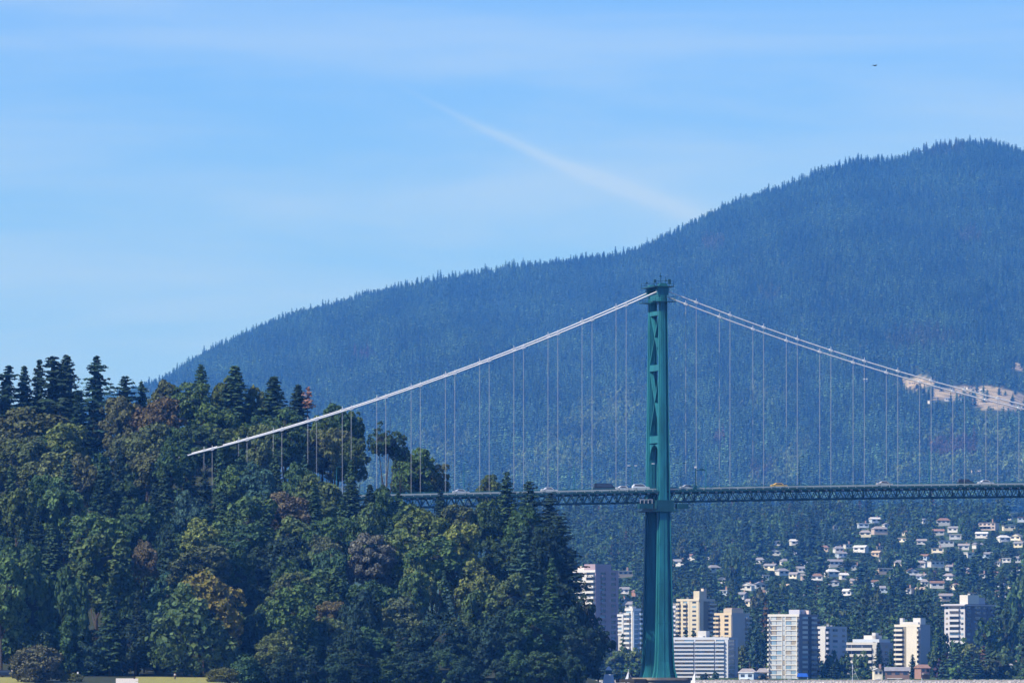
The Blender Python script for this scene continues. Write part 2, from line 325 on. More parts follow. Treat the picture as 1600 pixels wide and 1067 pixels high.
def conifer(name, lev=30, br=7, ragged=0.0, leaf=0.42, seed=0, m=None, H=30.0, Rm=4.6, start=0.1, power=0.85, steps=7, top_lean=0.0, core=True):
    g = np.random.default_rng(seed); cs = []; ns = []; ss = []
    az0 = g.uniform(0, 6.28)
    for l in range(lev):
        f = l / (lev - 1); z = start + (0.985 - start) * f ** 0.92
        gap = 1.0 if g.random() > ragged * 0.45 else g.uniform(0.1, 0.5)
        prof = (1 - z) ** power * (1.0 if z > start + 0.12 else 0.7 + 2.5 * (z - start))
        nbr = max(3, int(round(br * (1 - 0.35 * f))))
        for k in range(nbr):
            if g.random() < ragged * 0.22: continue
            a = az0 + l * 1.9 + k * 6.283 / nbr + g.normal(0, 0.25)
            ln_ = Rm * (prof * gap * g.uniform(0.72 - 0.35*ragged, 1.12 + 0.35*ragged) + 0.05); el = g.uniform(-0.32, 0.12) + 0.35 * f
            dr = np.array([math.cos(a), math.sin(a)]); side = np.array([-dr[1], dr[0]])
            z0 = z * H + g.normal(0, 0.2)
            for sidx in range(steps):
                tt = (sidx + 0.7) / steps; r = ln_ * tt
                if r < ln_ * 0.18: continue
                wd = ln_ * 0.26 * (1 - tt * 0.75) + 0.15
                for sg in (-1, 0, 1):
                    p = dr * (r + g.normal(0, 0.12)) + side * sg * wd * g.uniform(0.5, 1.1)
                    zz = z0 + r * math.tan(el) - 0.05 * r * r / max(ln_, 1) * 1.2 - abs(sg) * wd * 0.35 + g.normal(0, 0.1)
                    cs.append((p[0] + top_lean * z**3, p[1], zz)); ns.append((dr[0]*0.55 + side[0]*sg*0.4 + g.normal(0, .35), dr[1]*0.55 + side[1]*sg*0.4 + g.normal(0, .35), 0.75 + g.normal(0, .3)))
                    ss.append(leaf * g.uniform(0.7, 1.3) * (0.75 + 0.4 * (1 - z)))
    co = None
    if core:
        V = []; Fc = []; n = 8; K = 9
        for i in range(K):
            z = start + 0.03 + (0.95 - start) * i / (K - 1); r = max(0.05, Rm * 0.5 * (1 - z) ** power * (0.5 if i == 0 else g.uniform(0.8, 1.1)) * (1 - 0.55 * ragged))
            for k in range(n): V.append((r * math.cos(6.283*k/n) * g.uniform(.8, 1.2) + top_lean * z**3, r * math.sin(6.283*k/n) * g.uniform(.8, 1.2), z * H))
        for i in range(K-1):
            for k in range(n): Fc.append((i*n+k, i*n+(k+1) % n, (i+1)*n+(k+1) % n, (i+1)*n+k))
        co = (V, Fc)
    return leaf_mesh(name, np.array(cs), np.array(ns, float), np.array(ss), m or M_LEAF, co)
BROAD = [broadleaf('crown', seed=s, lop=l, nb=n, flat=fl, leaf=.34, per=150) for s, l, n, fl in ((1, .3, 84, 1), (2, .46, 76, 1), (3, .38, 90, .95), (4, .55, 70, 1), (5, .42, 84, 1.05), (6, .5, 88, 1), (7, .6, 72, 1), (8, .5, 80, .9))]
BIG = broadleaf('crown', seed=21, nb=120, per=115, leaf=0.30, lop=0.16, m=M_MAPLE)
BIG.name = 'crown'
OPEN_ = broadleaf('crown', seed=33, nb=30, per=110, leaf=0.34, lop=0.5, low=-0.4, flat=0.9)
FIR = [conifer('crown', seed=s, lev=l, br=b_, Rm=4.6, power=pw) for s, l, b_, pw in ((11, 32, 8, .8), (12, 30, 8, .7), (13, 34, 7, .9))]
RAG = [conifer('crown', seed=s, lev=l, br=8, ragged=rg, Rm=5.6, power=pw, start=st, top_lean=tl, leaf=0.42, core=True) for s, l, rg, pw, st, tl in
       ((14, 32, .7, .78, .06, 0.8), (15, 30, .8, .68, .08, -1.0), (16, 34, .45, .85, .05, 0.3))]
SHRUB = broadleaf('crown', seed=44, nb=90, per=110, leaf=0.34, lop=0.1, low=-0.5, jit=1.0)
TRUNK = MB().tube([(0, 0, -0.03), (0.002, 0, 0.3), (-0.002, 0.002, 0.6), (0, 0, 1)], [0.016, 0.012, 0.009, 0.002], 7).mesh('trunk', M_BARK)
def limbs(seed):
    g = random.Random(seed); mb = MB(); mb.tube([(0, 0, 0), (0.1, 0, 3), (0, 0.1, 7), (0.2, 0, 10)], [0.45, 0.36, 0.26, 0.08], 7)
    for k in range(7):
        a = k * 2.4 + g.random(); z = 3.5 + k * 0.75; r = g.uniform(3, 5)
        mb.tube([(0, 0, z), (r*.5*math.cos(a), r*.5*math.sin(a), z + 1.3), (r*math.cos(a), r*math.sin(a), z + 3)], [0.2, 0.12, 0.04], 5)
    return mb.mesh('trunk', M_BARK)
BTRUNK = [limbs(1), limbs(2)]

GREENS = {'dark green': (0.015, 0.034, 0.02), 'deep green': (0.032, 0.060, 0.024), 'mid green': (0.052, 0.084, 0.028), 'olive green': (0.068, 0.09, 0.03),
 'yellowish green': (0.10, 0.125, 0.036), 'rusty brown': (0.088, 0.066, 0.036), 'greyish mauve': (0.105, 0.10, 0.08), 'brownish green': (0.068, 0.077, 0.034), 'blue green': (0.028, 0.062, 0.042),
 'orange brown': (0.085, 0.068, 0.028), 'purple': (0.035, 0.022, 0.035)}
def jcol(name, k=0.18):
    c = GREENS[name]; f = 1.4*random.uniform(1-k, 1+k); return (c[0]*f*random.uniform(.9, 1.1), c[1]*f, c[2]*f*random.uniform(.85, 1.15))
TREES = []   # (root, px, py, kind word, colour word, size, area)
def tree(px, top, w, h, kind, colour, Y=None, label=None, zone='near', group=None, name=None, me=None, bottom=None, nudge=None):
    """one tree: top at photo row `top`, crown w x h photo pixels; its foot stands on the ground at distance Y"""
    ztop = EYE + (HOR - top) / F * Y; X = (px - 800) / F * Y
    zg = float(z_near(X, Y)) if zone == 'near' else float(z_far(px, Y))
    mpp = Y / F; W_, H_ = w * mpp, h * mpp
    col = jcol(colour)
    if ztop - zg < H_ * 0.8: zg = ztop - H_ if kind != 'conifer' else ztop - H_
    if kind == 'broad':
        nm = name or 'broadleaf_tree'; root = empty(nm, (X, Y, zg), random.uniform(-0.6, 0.6))
        tag(root, label, 'tree', group)
        cz = ztop - zg - H_ * 0.47
        m = me or random.choice(BROAD)
        link('crown', m, root, (0, 0, cz), 0 if me is BIG else random.uniform(0, 6.28), (W_/13.6, W_/13.6, H_/13.4), col)
        if me is BIG: root.rotation_euler.z = 0
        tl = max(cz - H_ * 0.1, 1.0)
        link('trunk', random.choice(BTRUNK), root, (0, 0, -0.3), random.uniform(0, 6), (max(.5, W_/16),)*2 + ((tl + 0.3 + H_*0.25)/10,))
    else:
        nm = name or 'conifer_tree'; root = empty(nm, (X, Y, zg), random.uniform(0, 6.28)); tag(root, label, 'tree', group)
        m = me or random.choice(FIR if random.random() < 0.72 else [RAG[2]])
        Ht = ztop - zg; cb = max(0.0, Ht - H_)
        link('crown', m, root, (0, 0, cb), 0, (W_/9.2, W_/9.2, H_/30.0), col)
        link('trunk', TRUNK, root, (0, 0, -0.3), 0, (Ht * max(.8, 30/Ht), Ht * max(.8, 30/Ht), Ht * 0.97))
    TREES.append([root, px, top + h*0.35, 'conifer' if kind == 'conifer' else 'broadleaf tree', colour, w * h, zone, label, top])
    return root
LM = []      # landmarks for labels: (phrase, px, py)
# --- the trees of the headland one can point at
HAND = [
 (6, 588, 100, 150, 'conifer', 'dark green', 2455, 'dark conifer cut off by the frame at the left end of the skyline', RAG[0]),
 (38, 580, 66, 150, 'conifer', 'dark green', 2460, 'slim pointed conifer, first spire left of the layered one on the skyline', FIR[0]),
 (60, 562, 60, 160, 'conifer', 'dark green', 2462, 'slim conifer with layered open branches on the left skyline', RAG[2]),
 (85, 569, 110, 170, 'conifer', 'dark green', 2458, 'broad dark conifer joined to the taller spire on the skyline', RAG[1]),
 (104, 556, 92, 170, 'conifer', 'dark green', 2456, 'tallest pointed conifer of the cluster left of the ragged lone one', FIR[1]),
 (152, 556, 96, 160, 'conifer', 'dark green', 2450, 'ragged lone conifer with crooked top against the sky', RAG[0]),
 (198, 588, 80, 130, 'conifer', 'dark green', 2450, 'blunt ragged conifer right of the lone crooked one', RAG[1]),
 (224, 596, 60, 110, 'conifer', 'deep green', 2455, 'small ragged conifer where the mountain ridge starts', RAG[0]),
 (122, 620, 60, 120, 'conifer', 'dark green', 2440, 'dark conifer below the gap beside the lone crooked conifer', FIR[2]),
 (258, 597, 62, 70, 'broad', 'brownish green', 2445, 'rounded dull green tree below the left end of the ridge', None),
 (314, 570, 52, 90, 'conifer', 'deep green', 2450, 'small pointed conifer rising over round crowns before the ridge', FIR[1]),
 (300, 603, 70, 80, 'broad', 'mid green', 2440, 'round green tree under the small pointed conifer', None),
 (346, 597, 56, 90, 'broad', 'olive green', 2442, 'olive topped tree left of the big dense conifer', None),
 (367, 573, 110, 150, 'conifer', 'deep green', 2436, 'big dense conifer with wide skirts in front of the ridge', FIR[0]),
 (335, 635, 110, 90, 'broad', 'mid green', 2420, 'wide leafy crown below the big dense conifer', None),
 (404, 607, 50, 90, 'broad', 'olive green', 2440, 'pale leafy tree between the two big skyline conifers', None),
 (428, 587, 100, 140, 'conifer', 'deep green', 2434, 'second big conifer, right of the pale leafy tree', FIR[2]),
 (466, 602, 76, 120, 'conifer', 'dark green', 2432, 'dark conifer beside the orange dead tree top', FIR[0]),
 (527, 638, 64, 70, 'broad', 'deep green', 2425, 'dark rounded tree just behind the cable on the skyline', None),
 (553, 646, 46, 60, 'broad', 'mid green', 2428, 'small round tree at the right end of the high wood', None),
 (505, 655, 60, 80, 'broad', 'mid green', 2420, 'leafy tree behind the cable right of the orange top', None),
 (520, 678, 90, 80, 'broad', 'brownish green', 2410, 'brownish tree behind the longer hangers', None),
 (545, 690, 60, 70, 'broad', 'olive green', 2405, 'olive tree below the small round tree by the cable', None),
 (640, 708, 80, 80, 'broad', 'mid green', 2420, 'bushy green tree standing behind the end of the bridge railing', None),
 (682, 728, 46, 60, 'broad', 'brownish green', 2422, 'brownish bush tipped tree behind the start of the deck', None),
 (765, 746, 44, 50, 'broad', 'olive green', 2425, 'olive tree top peeping over the deck', None),
 (62, 645, 130, 90, 'broad', 'brownish green', 2425, 'wide brown tinged crown below the cluster of spires', None),
 (0, 655, 80, 80, 'broad', 'brownish green', 2420, 'brown tinged crown cut by the left frame edge', None),
 (244, 628, 84, 78, 'broad', 'rusty brown', 2415, 'rusty brown tree on the upper slope left of the cable end', None),
 (198, 628, 76, 86, 'broad', 'brownish green', 2420, 'green brown crown just left of the rusty brown tree', None),
 (95, 668, 90, 80, 'broad', 'yellowish green', 2395, 'yellowish crown on the upper slope under the skyline spires', None),
 (40, 690, 100, 80, 'broad', 'olive green', 2385, 'olive crown left of the yellowish one on the upper slope', None),
 (445, 640, 70, 70, 'broad', 'mid green', 2420, 'green crown between the second big conifer and the cable', None),
 (410, 655, 80, 80, 'broad', 'deep green', 2412, 'deep green crown just above the lower cable', None),
 (790, 737, 60, 130, 'conifer', 'deep green', 2352, 'conifer tip reaching above the deck, first from the left', RAG[2]),
 (832, 752, 70, 130, 'conifer', 'dark green', 2350, 'broken topped conifer in front of the deck', RAG[1]),
 (858, 770, 76, 120, 'conifer', 'dark green', 2348, 'conifer covering the deck next to open air', RAG[0]),
 (688, 765, 44, 110, 'conifer', 'dark green', 2352, 'narrow conifer hiding a short piece of the deck', FIR[1]),
 (880, 806, 76, 130, 'conifer', 'dark green', 2340, 'dark conifer on the cliff edge, uppermost of the edge', RAG[1]),
 (888, 868, 80, 130, 'conifer', 'dark green', 2330, 'dark conifer on the cliff edge beside the pink brick tower', RAG[0]),
 (912, 925, 56, 110, 'broad', 'dark green', 2320, 'open branched tree before the pink brick tower', OPEN_),
 (935, 975, 58, 70, 'broad', 'dark green', 2300, 'dark overhanging tree lowest on the cliff edge', OPEN_),
 (918, 985, 56, 90, 'broad', 'dark green', 2290, 'dark tree low on the cliff left of the overhanging one', None),
 (604, 668, 66, 62, 'broad', 'deep green', 2400, 'leaning tree with a bare trunk against the blue slope', OPEN_),
 (625, 690, 40, 46, 'broad', 'deep green', 2402, 'lower right bough crown of the bare trunked tree cluster', OPEN_),
 (312, 912, 150, 150, 'broad', 'mid green', 2192, 'big round green maple with an orange patch on its upper right', BIG),
 (318, 858, 120, 80, 'broad', 'brownish green', 2225, 'brownish wide crown directly above the big round maple', None),
 (38, 868, 130, 180, 'broad', 'deep green', 2205, 'tall dark leafy tree at the lower left frame edge', None),
 (150, 845, 130, 120, 'broad', 'mid green', 2225, 'wide green crown above the dark ivy clad columns', None),
 (115, 900, 70, 150, 'broad', 'deep green', 2200, 'dark leafy column of foliage right of the round shrub', None),
 (172, 915, 60, 145, 'conifer', 'deep green', 2196, 'upright dark cedar between shrub and round maple', FIR[2]),
 (215, 930, 50, 130, 'conifer', 'dark green', 2205, 'shaded narrow cedar left of the round maple', FIR[0]),
 (452, 926, 110, 110, 'broad', 'mid green', 2200, 'round green crown right of the big round maple', None),
 (432, 985, 70, 66, 'broad', 'olive green', 2185, 'small greyish olive tree low down, right of the maple', None),
 (395, 960, 60, 100, 'broad', 'dark green', 2200, 'shaded crown squeezed between the maple and the next round crown', None),
 (455, 775, 80, 70, 'broad', 'rusty brown', 2320, 'rusty brown tree mid slope below the hangers', None),
 (582, 840, 80, 90, 'broad', 'greyish mauve', 2285, 'greyish mauve half bare tree mid slope', None),
 (665, 800, 90, 80, 'broad', 'yellowish green', 2310, 'yellowish green tree just below the left deck end', None),
 (720, 825, 90, 100, 'broad', 'yellowish green', 2300, 'biggest yellow green crown below the deck', None),
 (745, 885, 80, 90, 'broad', 'yellowish green', 2275, 'yellow green crown under the biggest yellow one', None),
 (525, 942, 60, 50, 'broad', 'orange brown', 2225, 'small orange brown tree in the shade low on the slope', None),
 (630, 940, 90, 80, 'broad', 'brownish green', 2225, 'brown topped crown in the dark lower slope', None),
 (560, 930, 80, 130, 'broad', 'dark green', 2215, 'shaded dark crown left of the brown topped one', None),
 (792, 905, 90, 90, 'broad', 'olive green', 2262, 'olive crown on the lower slope under the deck trees', None),
 (25, 770, 70, 80, 'broad', 'olive green', 2320, 'olive crown at mid height by the left frame edge', None),
 (225, 850, 50, 60, 'broad', 'rusty brown', 2232, 'small rusty crown up left of the maple', None),
 (312, 815, 60, 60, 'broad', 'yellowish green', 2262, 'yellow tipped crown two trees above the maple', None),
 (266, 696, 56, 70, 'broad', 'deep green', 2352, 'deep green crown just left of the lower end of the cable', None),
 (548, 748, 60, 90, 'conifer', 'deep green', 2351, 'first of three conifers hiding the far left end of the deck', FIR[0]),
 (578, 756, 56, 90, 'conifer', 'dark green', 2350, 'middle of three conifers hiding the far left end of the deck', FIR[2]),
 (622, 766, 44, 80, 'conifer', 'deep green', 2351, 'small conifer exactly where the deck leaves the wood', FIR[1]),
 (2, 880, 90, 120, 'broad', 'mid green', 2196, 'leafy crown cut by the left edge at lower height', None),
 (785, 850, 90, 110, 'broad', 'deep green', 2315, 'full dark crown filling the wood below the deck conifers', None),
 (835, 905, 80, 100, 'broad', 'deep green', 2290, 'full dark crown near the cliff edge above the dark lower slope', None),
 (745, 930, 80, 100, 'broad', 'mid green', 2262, 'mid green crown below the yellow green pair', None),
 (205, 730, 70, 90, 'broad', 'deep green', 2362, 'dark crown between the yellowish crown and the cable end', None),
 (650, 792, 70, 70, 'broad', 'mid green', 2345, 'green crown tucked under the left end of the deck', None),
 (600, 762, 60, 90, 'broad', 'deep green', 2350, 'dark crown just left of where the deck appears', None),
 (712, 794, 70, 70, 'broad', 'olive green', 2340, 'olive crown directly under the first part of the deck', None),
 (752, 790, 64, 76, 'broad', 'deep green', 2342, 'deep green crown under the deck left of the conifer tip', None),
 (812, 792, 76, 90, 'broad', 'deep green', 2338, 'dense dark crown below the deck between two conifers', None),
 (850, 830, 70, 90, 'broad', 'dark green', 2330, 'dense dark crown near the cliff edge under the deck', None),
 (862, 900, 80, 110, 'broad', 'dark green', 2310, 'dark crown on the cliff edge at middle height', None),
 (880, 960, 80, 110, 'broad', 'dark green', 2280, 'dark crown on the lower cliff edge', None),
 (508, 842, 60, 60, 'broad', 'brownish green', 2280, 'small brown green crown left of the mauve tree', None),
]
for px, top, w_, h_, kd, cl_, Y, lb, me_ in HAND:
    tree(px, top, w_, h_, kd, cl_, Y, lb, me=me_)
LM += [(lb, px, top + h_*0.35) for px, top, w_, h_, kd, cl_, Y, lb, me_ in HAND]
# a bare slanting trunk for the leaning tree
for rt in [t for t in TREES if t[7].startswith('leaning')]:
    r0 = rt[0]; mb = MB(); mb.tube([(4.5, 0, -6), (3.2, 0, 4), (1.2, 0, 10), (-2.5, 0, 16), (-5, 0, 19)], [.42, .36, .3, .2, .1], 7)
    mb.tube([(2.2, 0, 7.2), (4.5, 0.5, 13), (6.5, .5, 17)], [.25, .18, .08], 6); mb.build('bough', M_BARK, r0); r0.rotation_euler.z = 0
# dead orange top
dt = empty('dead_tree', P(480, 660, 2430)); tag(dt, 'dead conifer top with pale orange needles beside the dark skyline conifer', 'tree')
link('crown', conifer('crown', lev=12, br=5, ragged=.8, seed=77, H=8, Rm=2.2, leaf=.3, core=False, power=.4), dt, (0.4, 0, 4.0), 0, (1, 1, 0.75), (0.30, 0.15, 0.10)); link('trunk', TRUNK, dt, (0, 0, 0), 0, (12, 12, 10))
# --- the rest of the headland wood
def dark_edge(y): return np.interp(y, [700, 740, 780, 830, 900, 960, 1000, 1067], [560, 600, 800, 862, 880, 892, 905, 915])
def area_colour(px, y):
    r = random.random()
    if 620 < px < 780 and 800 < y < 900: return random.choice(['yellowish green', 'olive green', 'yellowish green', 'mid green'])
    if y > 905 and px > 370: return random.choice(['dark green', 'dark green', 'deep green', 'deep green', 'olive green', 'mid green'])  # darker leaf colours stand in for shade on the lower slope
    if px > 760: return random.choice(['deep green', 'blue green', 'deep green', 'dark green', 'olive green'])
    if px < 120 and y < 800: return random.choice(['olive green', 'mid green', 'yellowish green', 'deep green'])
    if r < 0.30: return 'deep green'
    if r < 0.50: return 'blue green'
    if r < 0.68: return 'mid green'
    if r < 0.82: return 'olive green'
    if r < 0.90: return 'brownish green'
    if r < 0.905: return 'rusty brown'
    return 'dark green'
for k in range(13):
    px = -30 + k*44 + random.uniform(-8, 8); top = (690 if px < 190 else 672) + random.uniform(-8, 12)
    if 120 < px < 165: top += 22
    tree(px, top, random.uniform(62, 84), random.uniform(70, 90), 'broad', random.choice(['deep green', 'mid green', 'olive green', 'brownish green', 'deep green']), 2392 + random.uniform(-5, 5))
row = 0; y = 706.0
while y < 1000:
    x = -55 + (row % 2) * 24
    while x < dark_edge(y) - 10:
        px = x + random.uniform(-13, 13); top = y + random.uniform(-14, 14)
        near_hand = any(abs(px - a[0]) < 0.30*a[2] and -0.12*a[3] < (top - a[1]) < 0.40*a[3] for a in HAND)
        if not near_hand and not (px > 560 and top < 790 and px < 880 and top < 775):
            Y = 2368 - (top - 700) * 0.60 + random.uniform(-5, 5)
            con = random.random() < (0.62 if px > 760 else 0.52 if (y < 860) else 0.38)
            if con: tree(px, top - 8, random.uniform(44, 62), random.uniform(120, 165), 'conifer', random.choice(['dark green', 'deep green', 'blue green', 'deep green']), Y)
            else: tree(px, top, random.uniform(60, 112), random.uniform(76, 112), 'broad', area_colour(px, top), Y)
        x += 49 + random.uniform(-4, 4)
    y += 33; row += 1
for k in range(17):
    px = 60 + k*52 + random.uniform(-12, 12)
    if 262 < px < 372: continue
    tree(px, random.uniform(968, 992), random.uniform(70, 96), 84, 'broad', random.choice(['dark green', 'dark green', 'deep green']), 2196 + random.uniform(0, 10) if px < 820 else 2230)  # dark leaf colours paint in the shade at the foot of the wood
for k in range(13):
    px = 395 + k*42 + random.uniform(-10, 10)
    tree(px, random.uniform(1018, 1036), random.uniform(56, 80), 56, 'broad', random.choice(['dark green', 'deep green', 'dark green']), 2184)  # same shade-toned leaf colours along the bank
# shrubs and low plants at the lawn
for px, top, w_, h_, cl_, Y, lb in ((58, 1011, 78, 60, 'greyish mauve', 2150, 'big round greyish shrub on the lawn at lower left'), (348, 1044, 48, 26, 'olive green', 2150, 'clipped round olive shrub on the lawn under the maple'),
                                    (113, 1052, 34, 22, 'olive green', 2150, 'small low shrub right of the big round grey one')):
    X = (px-800)/F*Y; H_ = h_*Y/F; z = EYE + (HOR-top)/F*Y - H_; rt = empty('shrub', (X, Y, z)); tag(rt, lb, 'shrub')
    c_ = (0.11, 0.11, 0.06) if 'grey' in lb and 'right of' not in lb else (0.12, 0.125, 0.035)
    link('crown', SHRUB, rt, (0, 0, H_*0.42), 0, (w_*Y/F/13, w_*Y/F/13, H_/11.5), c_); link('trunk', BTRUNK[0], rt, (0, 0, -0.5), 0, (.3, .3, .35))

# ------------------------------------------------------------------ suspension bridge
BA = R(13); AX = Vector((math.cos(BA), math.sin(BA), 0)); TX = Vector((-math.sin(BA), math.cos(BA), 0))
T0 = Vector((40.8, 2394, 0))
bridge = empty('suspension_bridge', T0, BA); tag(bridge, 'green steel suspension bridge with one tall tower, white cables and a trussed deck', 'bridge')
def zd(s): return 56.9 + 0.0255 * s - (0.00006 * s * s if s > 0 else 0)
def zc(s): return 113.2 + (0.4453*s + 0.000708*s*s if s < 0 else -0.378*s + 0.000735*s*s)
HS = [-(10.5 + 9.82*k) for k in range(14)] + [9.7 + 9.76*k for k in range(12)]
SL, SR = -118.0, 126.0
# bridge-local coordinates: x along the deck (right), y away, z up
tower = empty('tower'); tower.parent = bridge
def half(z): return np.interp(z, [4, 57, 113], [7.6, 6.9, 6.0])
def legL(z): return float(np.interp(z, [4.6, 6.5, 9, 14, 30, 57, 85, 113], [6.7, 5.7, 5.2, 4.8, 4.15, 3.2, 2.6, 2.1]))
def legT(z): return float(np.interp(z, [4.6, 6.5, 9, 14, 57, 113], [4.6, 4.0, 3.4, 3.1, 2.5, 2.1]))
for sg in (-1, 1):
    mb = MB(); zs = [4.6, 6.5, 9, 14, 22, 30, 40, 50, 57, 66, 76, 85, 95, 104, 111.5]
    # cruciform shaft: wide inner cell plus narrower proud cells, so the edges step
    def ring(z, a0, a1, b0, b1):
        l, tt, h = legL(z), legT(z), half(z) * sg
        return [(l*a0, h + tt*b0, z), (l*a1, h + tt*b0, z), (l*a1, h + tt*b1, z), (l*a0, h + tt*b1, z)]
    for a0, a1, b0, b1 in ((-.5, .5, -.2, .2), (-.40, .20, -.5, .5), (.45, .505, -.5, .5), (-.11, -.06, -.53, -.5), (-.11, -.06, .5, .53)):
        b = len(mb.v)
        for z in zs: mb.v += ring(z, a0, a1, b0, b1)
        for i in range(len(zs)-1):
            for k in range(4): mb.f.append((b+i*4+k, b+i*4+(k+1) % 4, b+(i+1)*4+(k+1) % 4, b+(i+1)*4+k))
        mb.f.append((b+3, b+2, b+1, b)); e = b + (len(zs)-1)*4; mb.f.append((e, e+1, e+2, e+3))
    lg = mb.build('leg', M_STEEL, tower)
    for z in (20, 31, 42, 68, 80, 92, 102):     # splice bands
        l, tt, h = legL(z), legT(z), half(z)*sg
        MB().box(-l*.43, l*.27, h - tt*.5 - .05, h + tt*.5 + .05, z - .18, z + .18).build('splice_band', M_STEEL, tower)
def brace(name, z0, z1, w=.5, dd_=.9, zz1=None):
    for sg in (-1, 1):
        MB().beam((-.35 + sg*.03, -sg*half(z0)*.9, z0), (-.35 + sg*.03, sg*half(z1)*.9, z1), w, dd_, (1, 0, 0)).build(name, M_STEEL, tower)
brace('diagonal_brace', 92.5, 107.2); brace('diagonal_brace', 72.6, 90.4)
for z0, z1 in ((70.3, 72.3), (90.5, 92.2), (110.3, 112.6), (106.0, 107.2)):
    MB().box(-.95, .25, -half(z0)*.9, half(z0)*.9, z0, z1).build('cross_strut', M_STEEL, tower)
# arched knees under the portal strut and at the top opening
for zt, hh, nm in ((70.0, 5.2, 'arch_knee'), (110.3, 1.6, 'arch_knee')):
    for sg in (-1, 1):
        mb = MB(); h = half(zt) - legT(zt)*.45; prof = [(h*sg, zt), (h*sg, zt - hh)]
        for k in range(1, 9):
            a = k/8*math.pi/2; prof.append((sg*h*(math.cos(a)), zt - hh + hh*math.sin(a)*0.96))
        n = len(prof); mb.add([(-.9, p, q) for p, q in prof] + [(.2, p, q) for p, q in prof], [tuple(range(n)), tuple(reversed(range(n, 2*n)))] + [(i, (i+1) % n, (i+1) % n+n, i+n) for i in range(n)])
        mb.build(nm, M_STEEL, tower)
# top: saddle housings, walkway platform with rails, aerials
for sg in (-1, 1):
    h = 6.0*sg
    MB().prism([(-1.5, 111.5), (1.4, 111.5), (1.7, 113.2), (1.1, 114.5), (.5, 114.9), (-.7, 114.9), (-1.2, 114.4), (-1.8, 113.0)], h - .9, h + .9).build('saddle_housing', M_STEEL, tower)
    mb = MB(); mb.box(-3.3, 3.3, h - 1.9, h + 1.9, 109.6, 109.85)
    for x in (-3.2, -1.6, 0, 1.6, 3.2):
        for yv in (h - 1.8, h + 1.8): mb.beam((x, yv, 109.85), (x, yv, 111.0), .08, .08)
    for z in (110.4, 111.0):
        for yv in (h - 1.8, h + 1.8): mb.beam((-3.3, yv, z), (3.3, yv, z), .07, .07, (0, 1, 0))
        for x in (-3.3, 3.3): mb.beam((x, h - 1.8, z), (x, h + 1.8, z), .07, .07)
    mb.build('walkway', M_STEELD, tower)
mb = MB(); mb.box(-2.9, 2.9, -7.6, 7.6, 113.8, 114.05)
for x in np.linspace(-2.8, 2.8, 6):
    for yv in (-7.5, 7.5): mb.beam((x, yv, 114.05), (x, yv, 115.4), .1, .1)
for z in (114.7, 115.4):
    for yv in (-7.5, 7.5): mb.beam((-2.9, yv, z), (2.9, yv, z), .09, .09, (0, 1, 0))
mb.build('top_platform', M_STEELD, tower)
for x, yv, z, r_ in ((-.6, -6, 117.8, .08), (.9, -6, 116.6, .06), (-1.6, 6, 116.4, .06)):
    MB().tube([(x, yv, 114), (x, yv, z)], r_, 6).box(x-.25, x+.25, yv-.2, yv+.2, z-1.2, z-.8).build('aerial', M_STEELD, tower)
MB().box(-2.5, -1.9, -6.3, -5.7, 115.0, 115.9).box(1.6, 2.3, -6.4, -5.6, 114.6, 116).build('beacon_box', M_STEELD, tower)
# bracket shelf under the deck at the tower
MB().box(-2.4, 2.6, -8.6, 8.6, 51.4, 54.2).box(-3.6, 3.6, -9.0, 9.0, 51.0, 51.4).build('bearing_girder', M_STEELD, tower)
mb = MB(); mb.box(3.6, 6.6, -9.2, -6.2, 51.8, 53.2).box(-7.4, -3.6, -9.2, -6.2, 51.8, 53.2).build('maintenance_platform', M_STEELD, tower)
mb = MB()
for x in np.linspace(-7.2, -3.8, 4): mb.beam((x, -9.1, 53.2), (x, -9.1, 54.3), .1, .1)
mb.beam((-7.4, -9.1, 54.3), (-3.6, -9.1, 54.3), .1, .1, (0, 1, 0)); mb.build('platform_rail', M_CABLE, tower)
# pier
pier = empty('pier'); pier.parent = bridge
pm = MB(); prof = []
def pil(hx, hy, z0, z1, mb, r=2.6):
    pts = []
    for cx, cy, a0 in ((hx-r, hy-r, 0), (-hx+r, hy-r, 90), (-hx+r, -hy+r, 180), (hx-r, -hy+r, 270)):
        for k in range(6): a = R(a0 + k*18); pts.append((cx + r*math.cos(a), cy + r*math.sin(a)))
    n = len(pts); mb.add([(x, y_, z0) for x, y_ in pts] + [(x, y_, z1) for x, y_ in pts], [tuple(reversed(range(n))), tuple(range(n, 2*n))] + [(i, (i+1) % n, (i+1) % n + n, i + n) for i in range(n)])
pil(6.6, 13, 3.9, 4.62, pm); pil(6.2, 12.6, -4, 3.9, pm); pm.build('pier_body', M_CONC, pier, loc=(0.8, 0, 0))
MB().box(-9.4, -5.9, -11, 11, 3.2, 4.25).box(-9.2, -8.8, -10.8, -10.4, -3, 3.2).box(-9.2, -8.8, 0, .4, -3, 3.2).build('fender_deck', mat('dark_timber', (0.03, 0.028, 0.027), .9), pier)
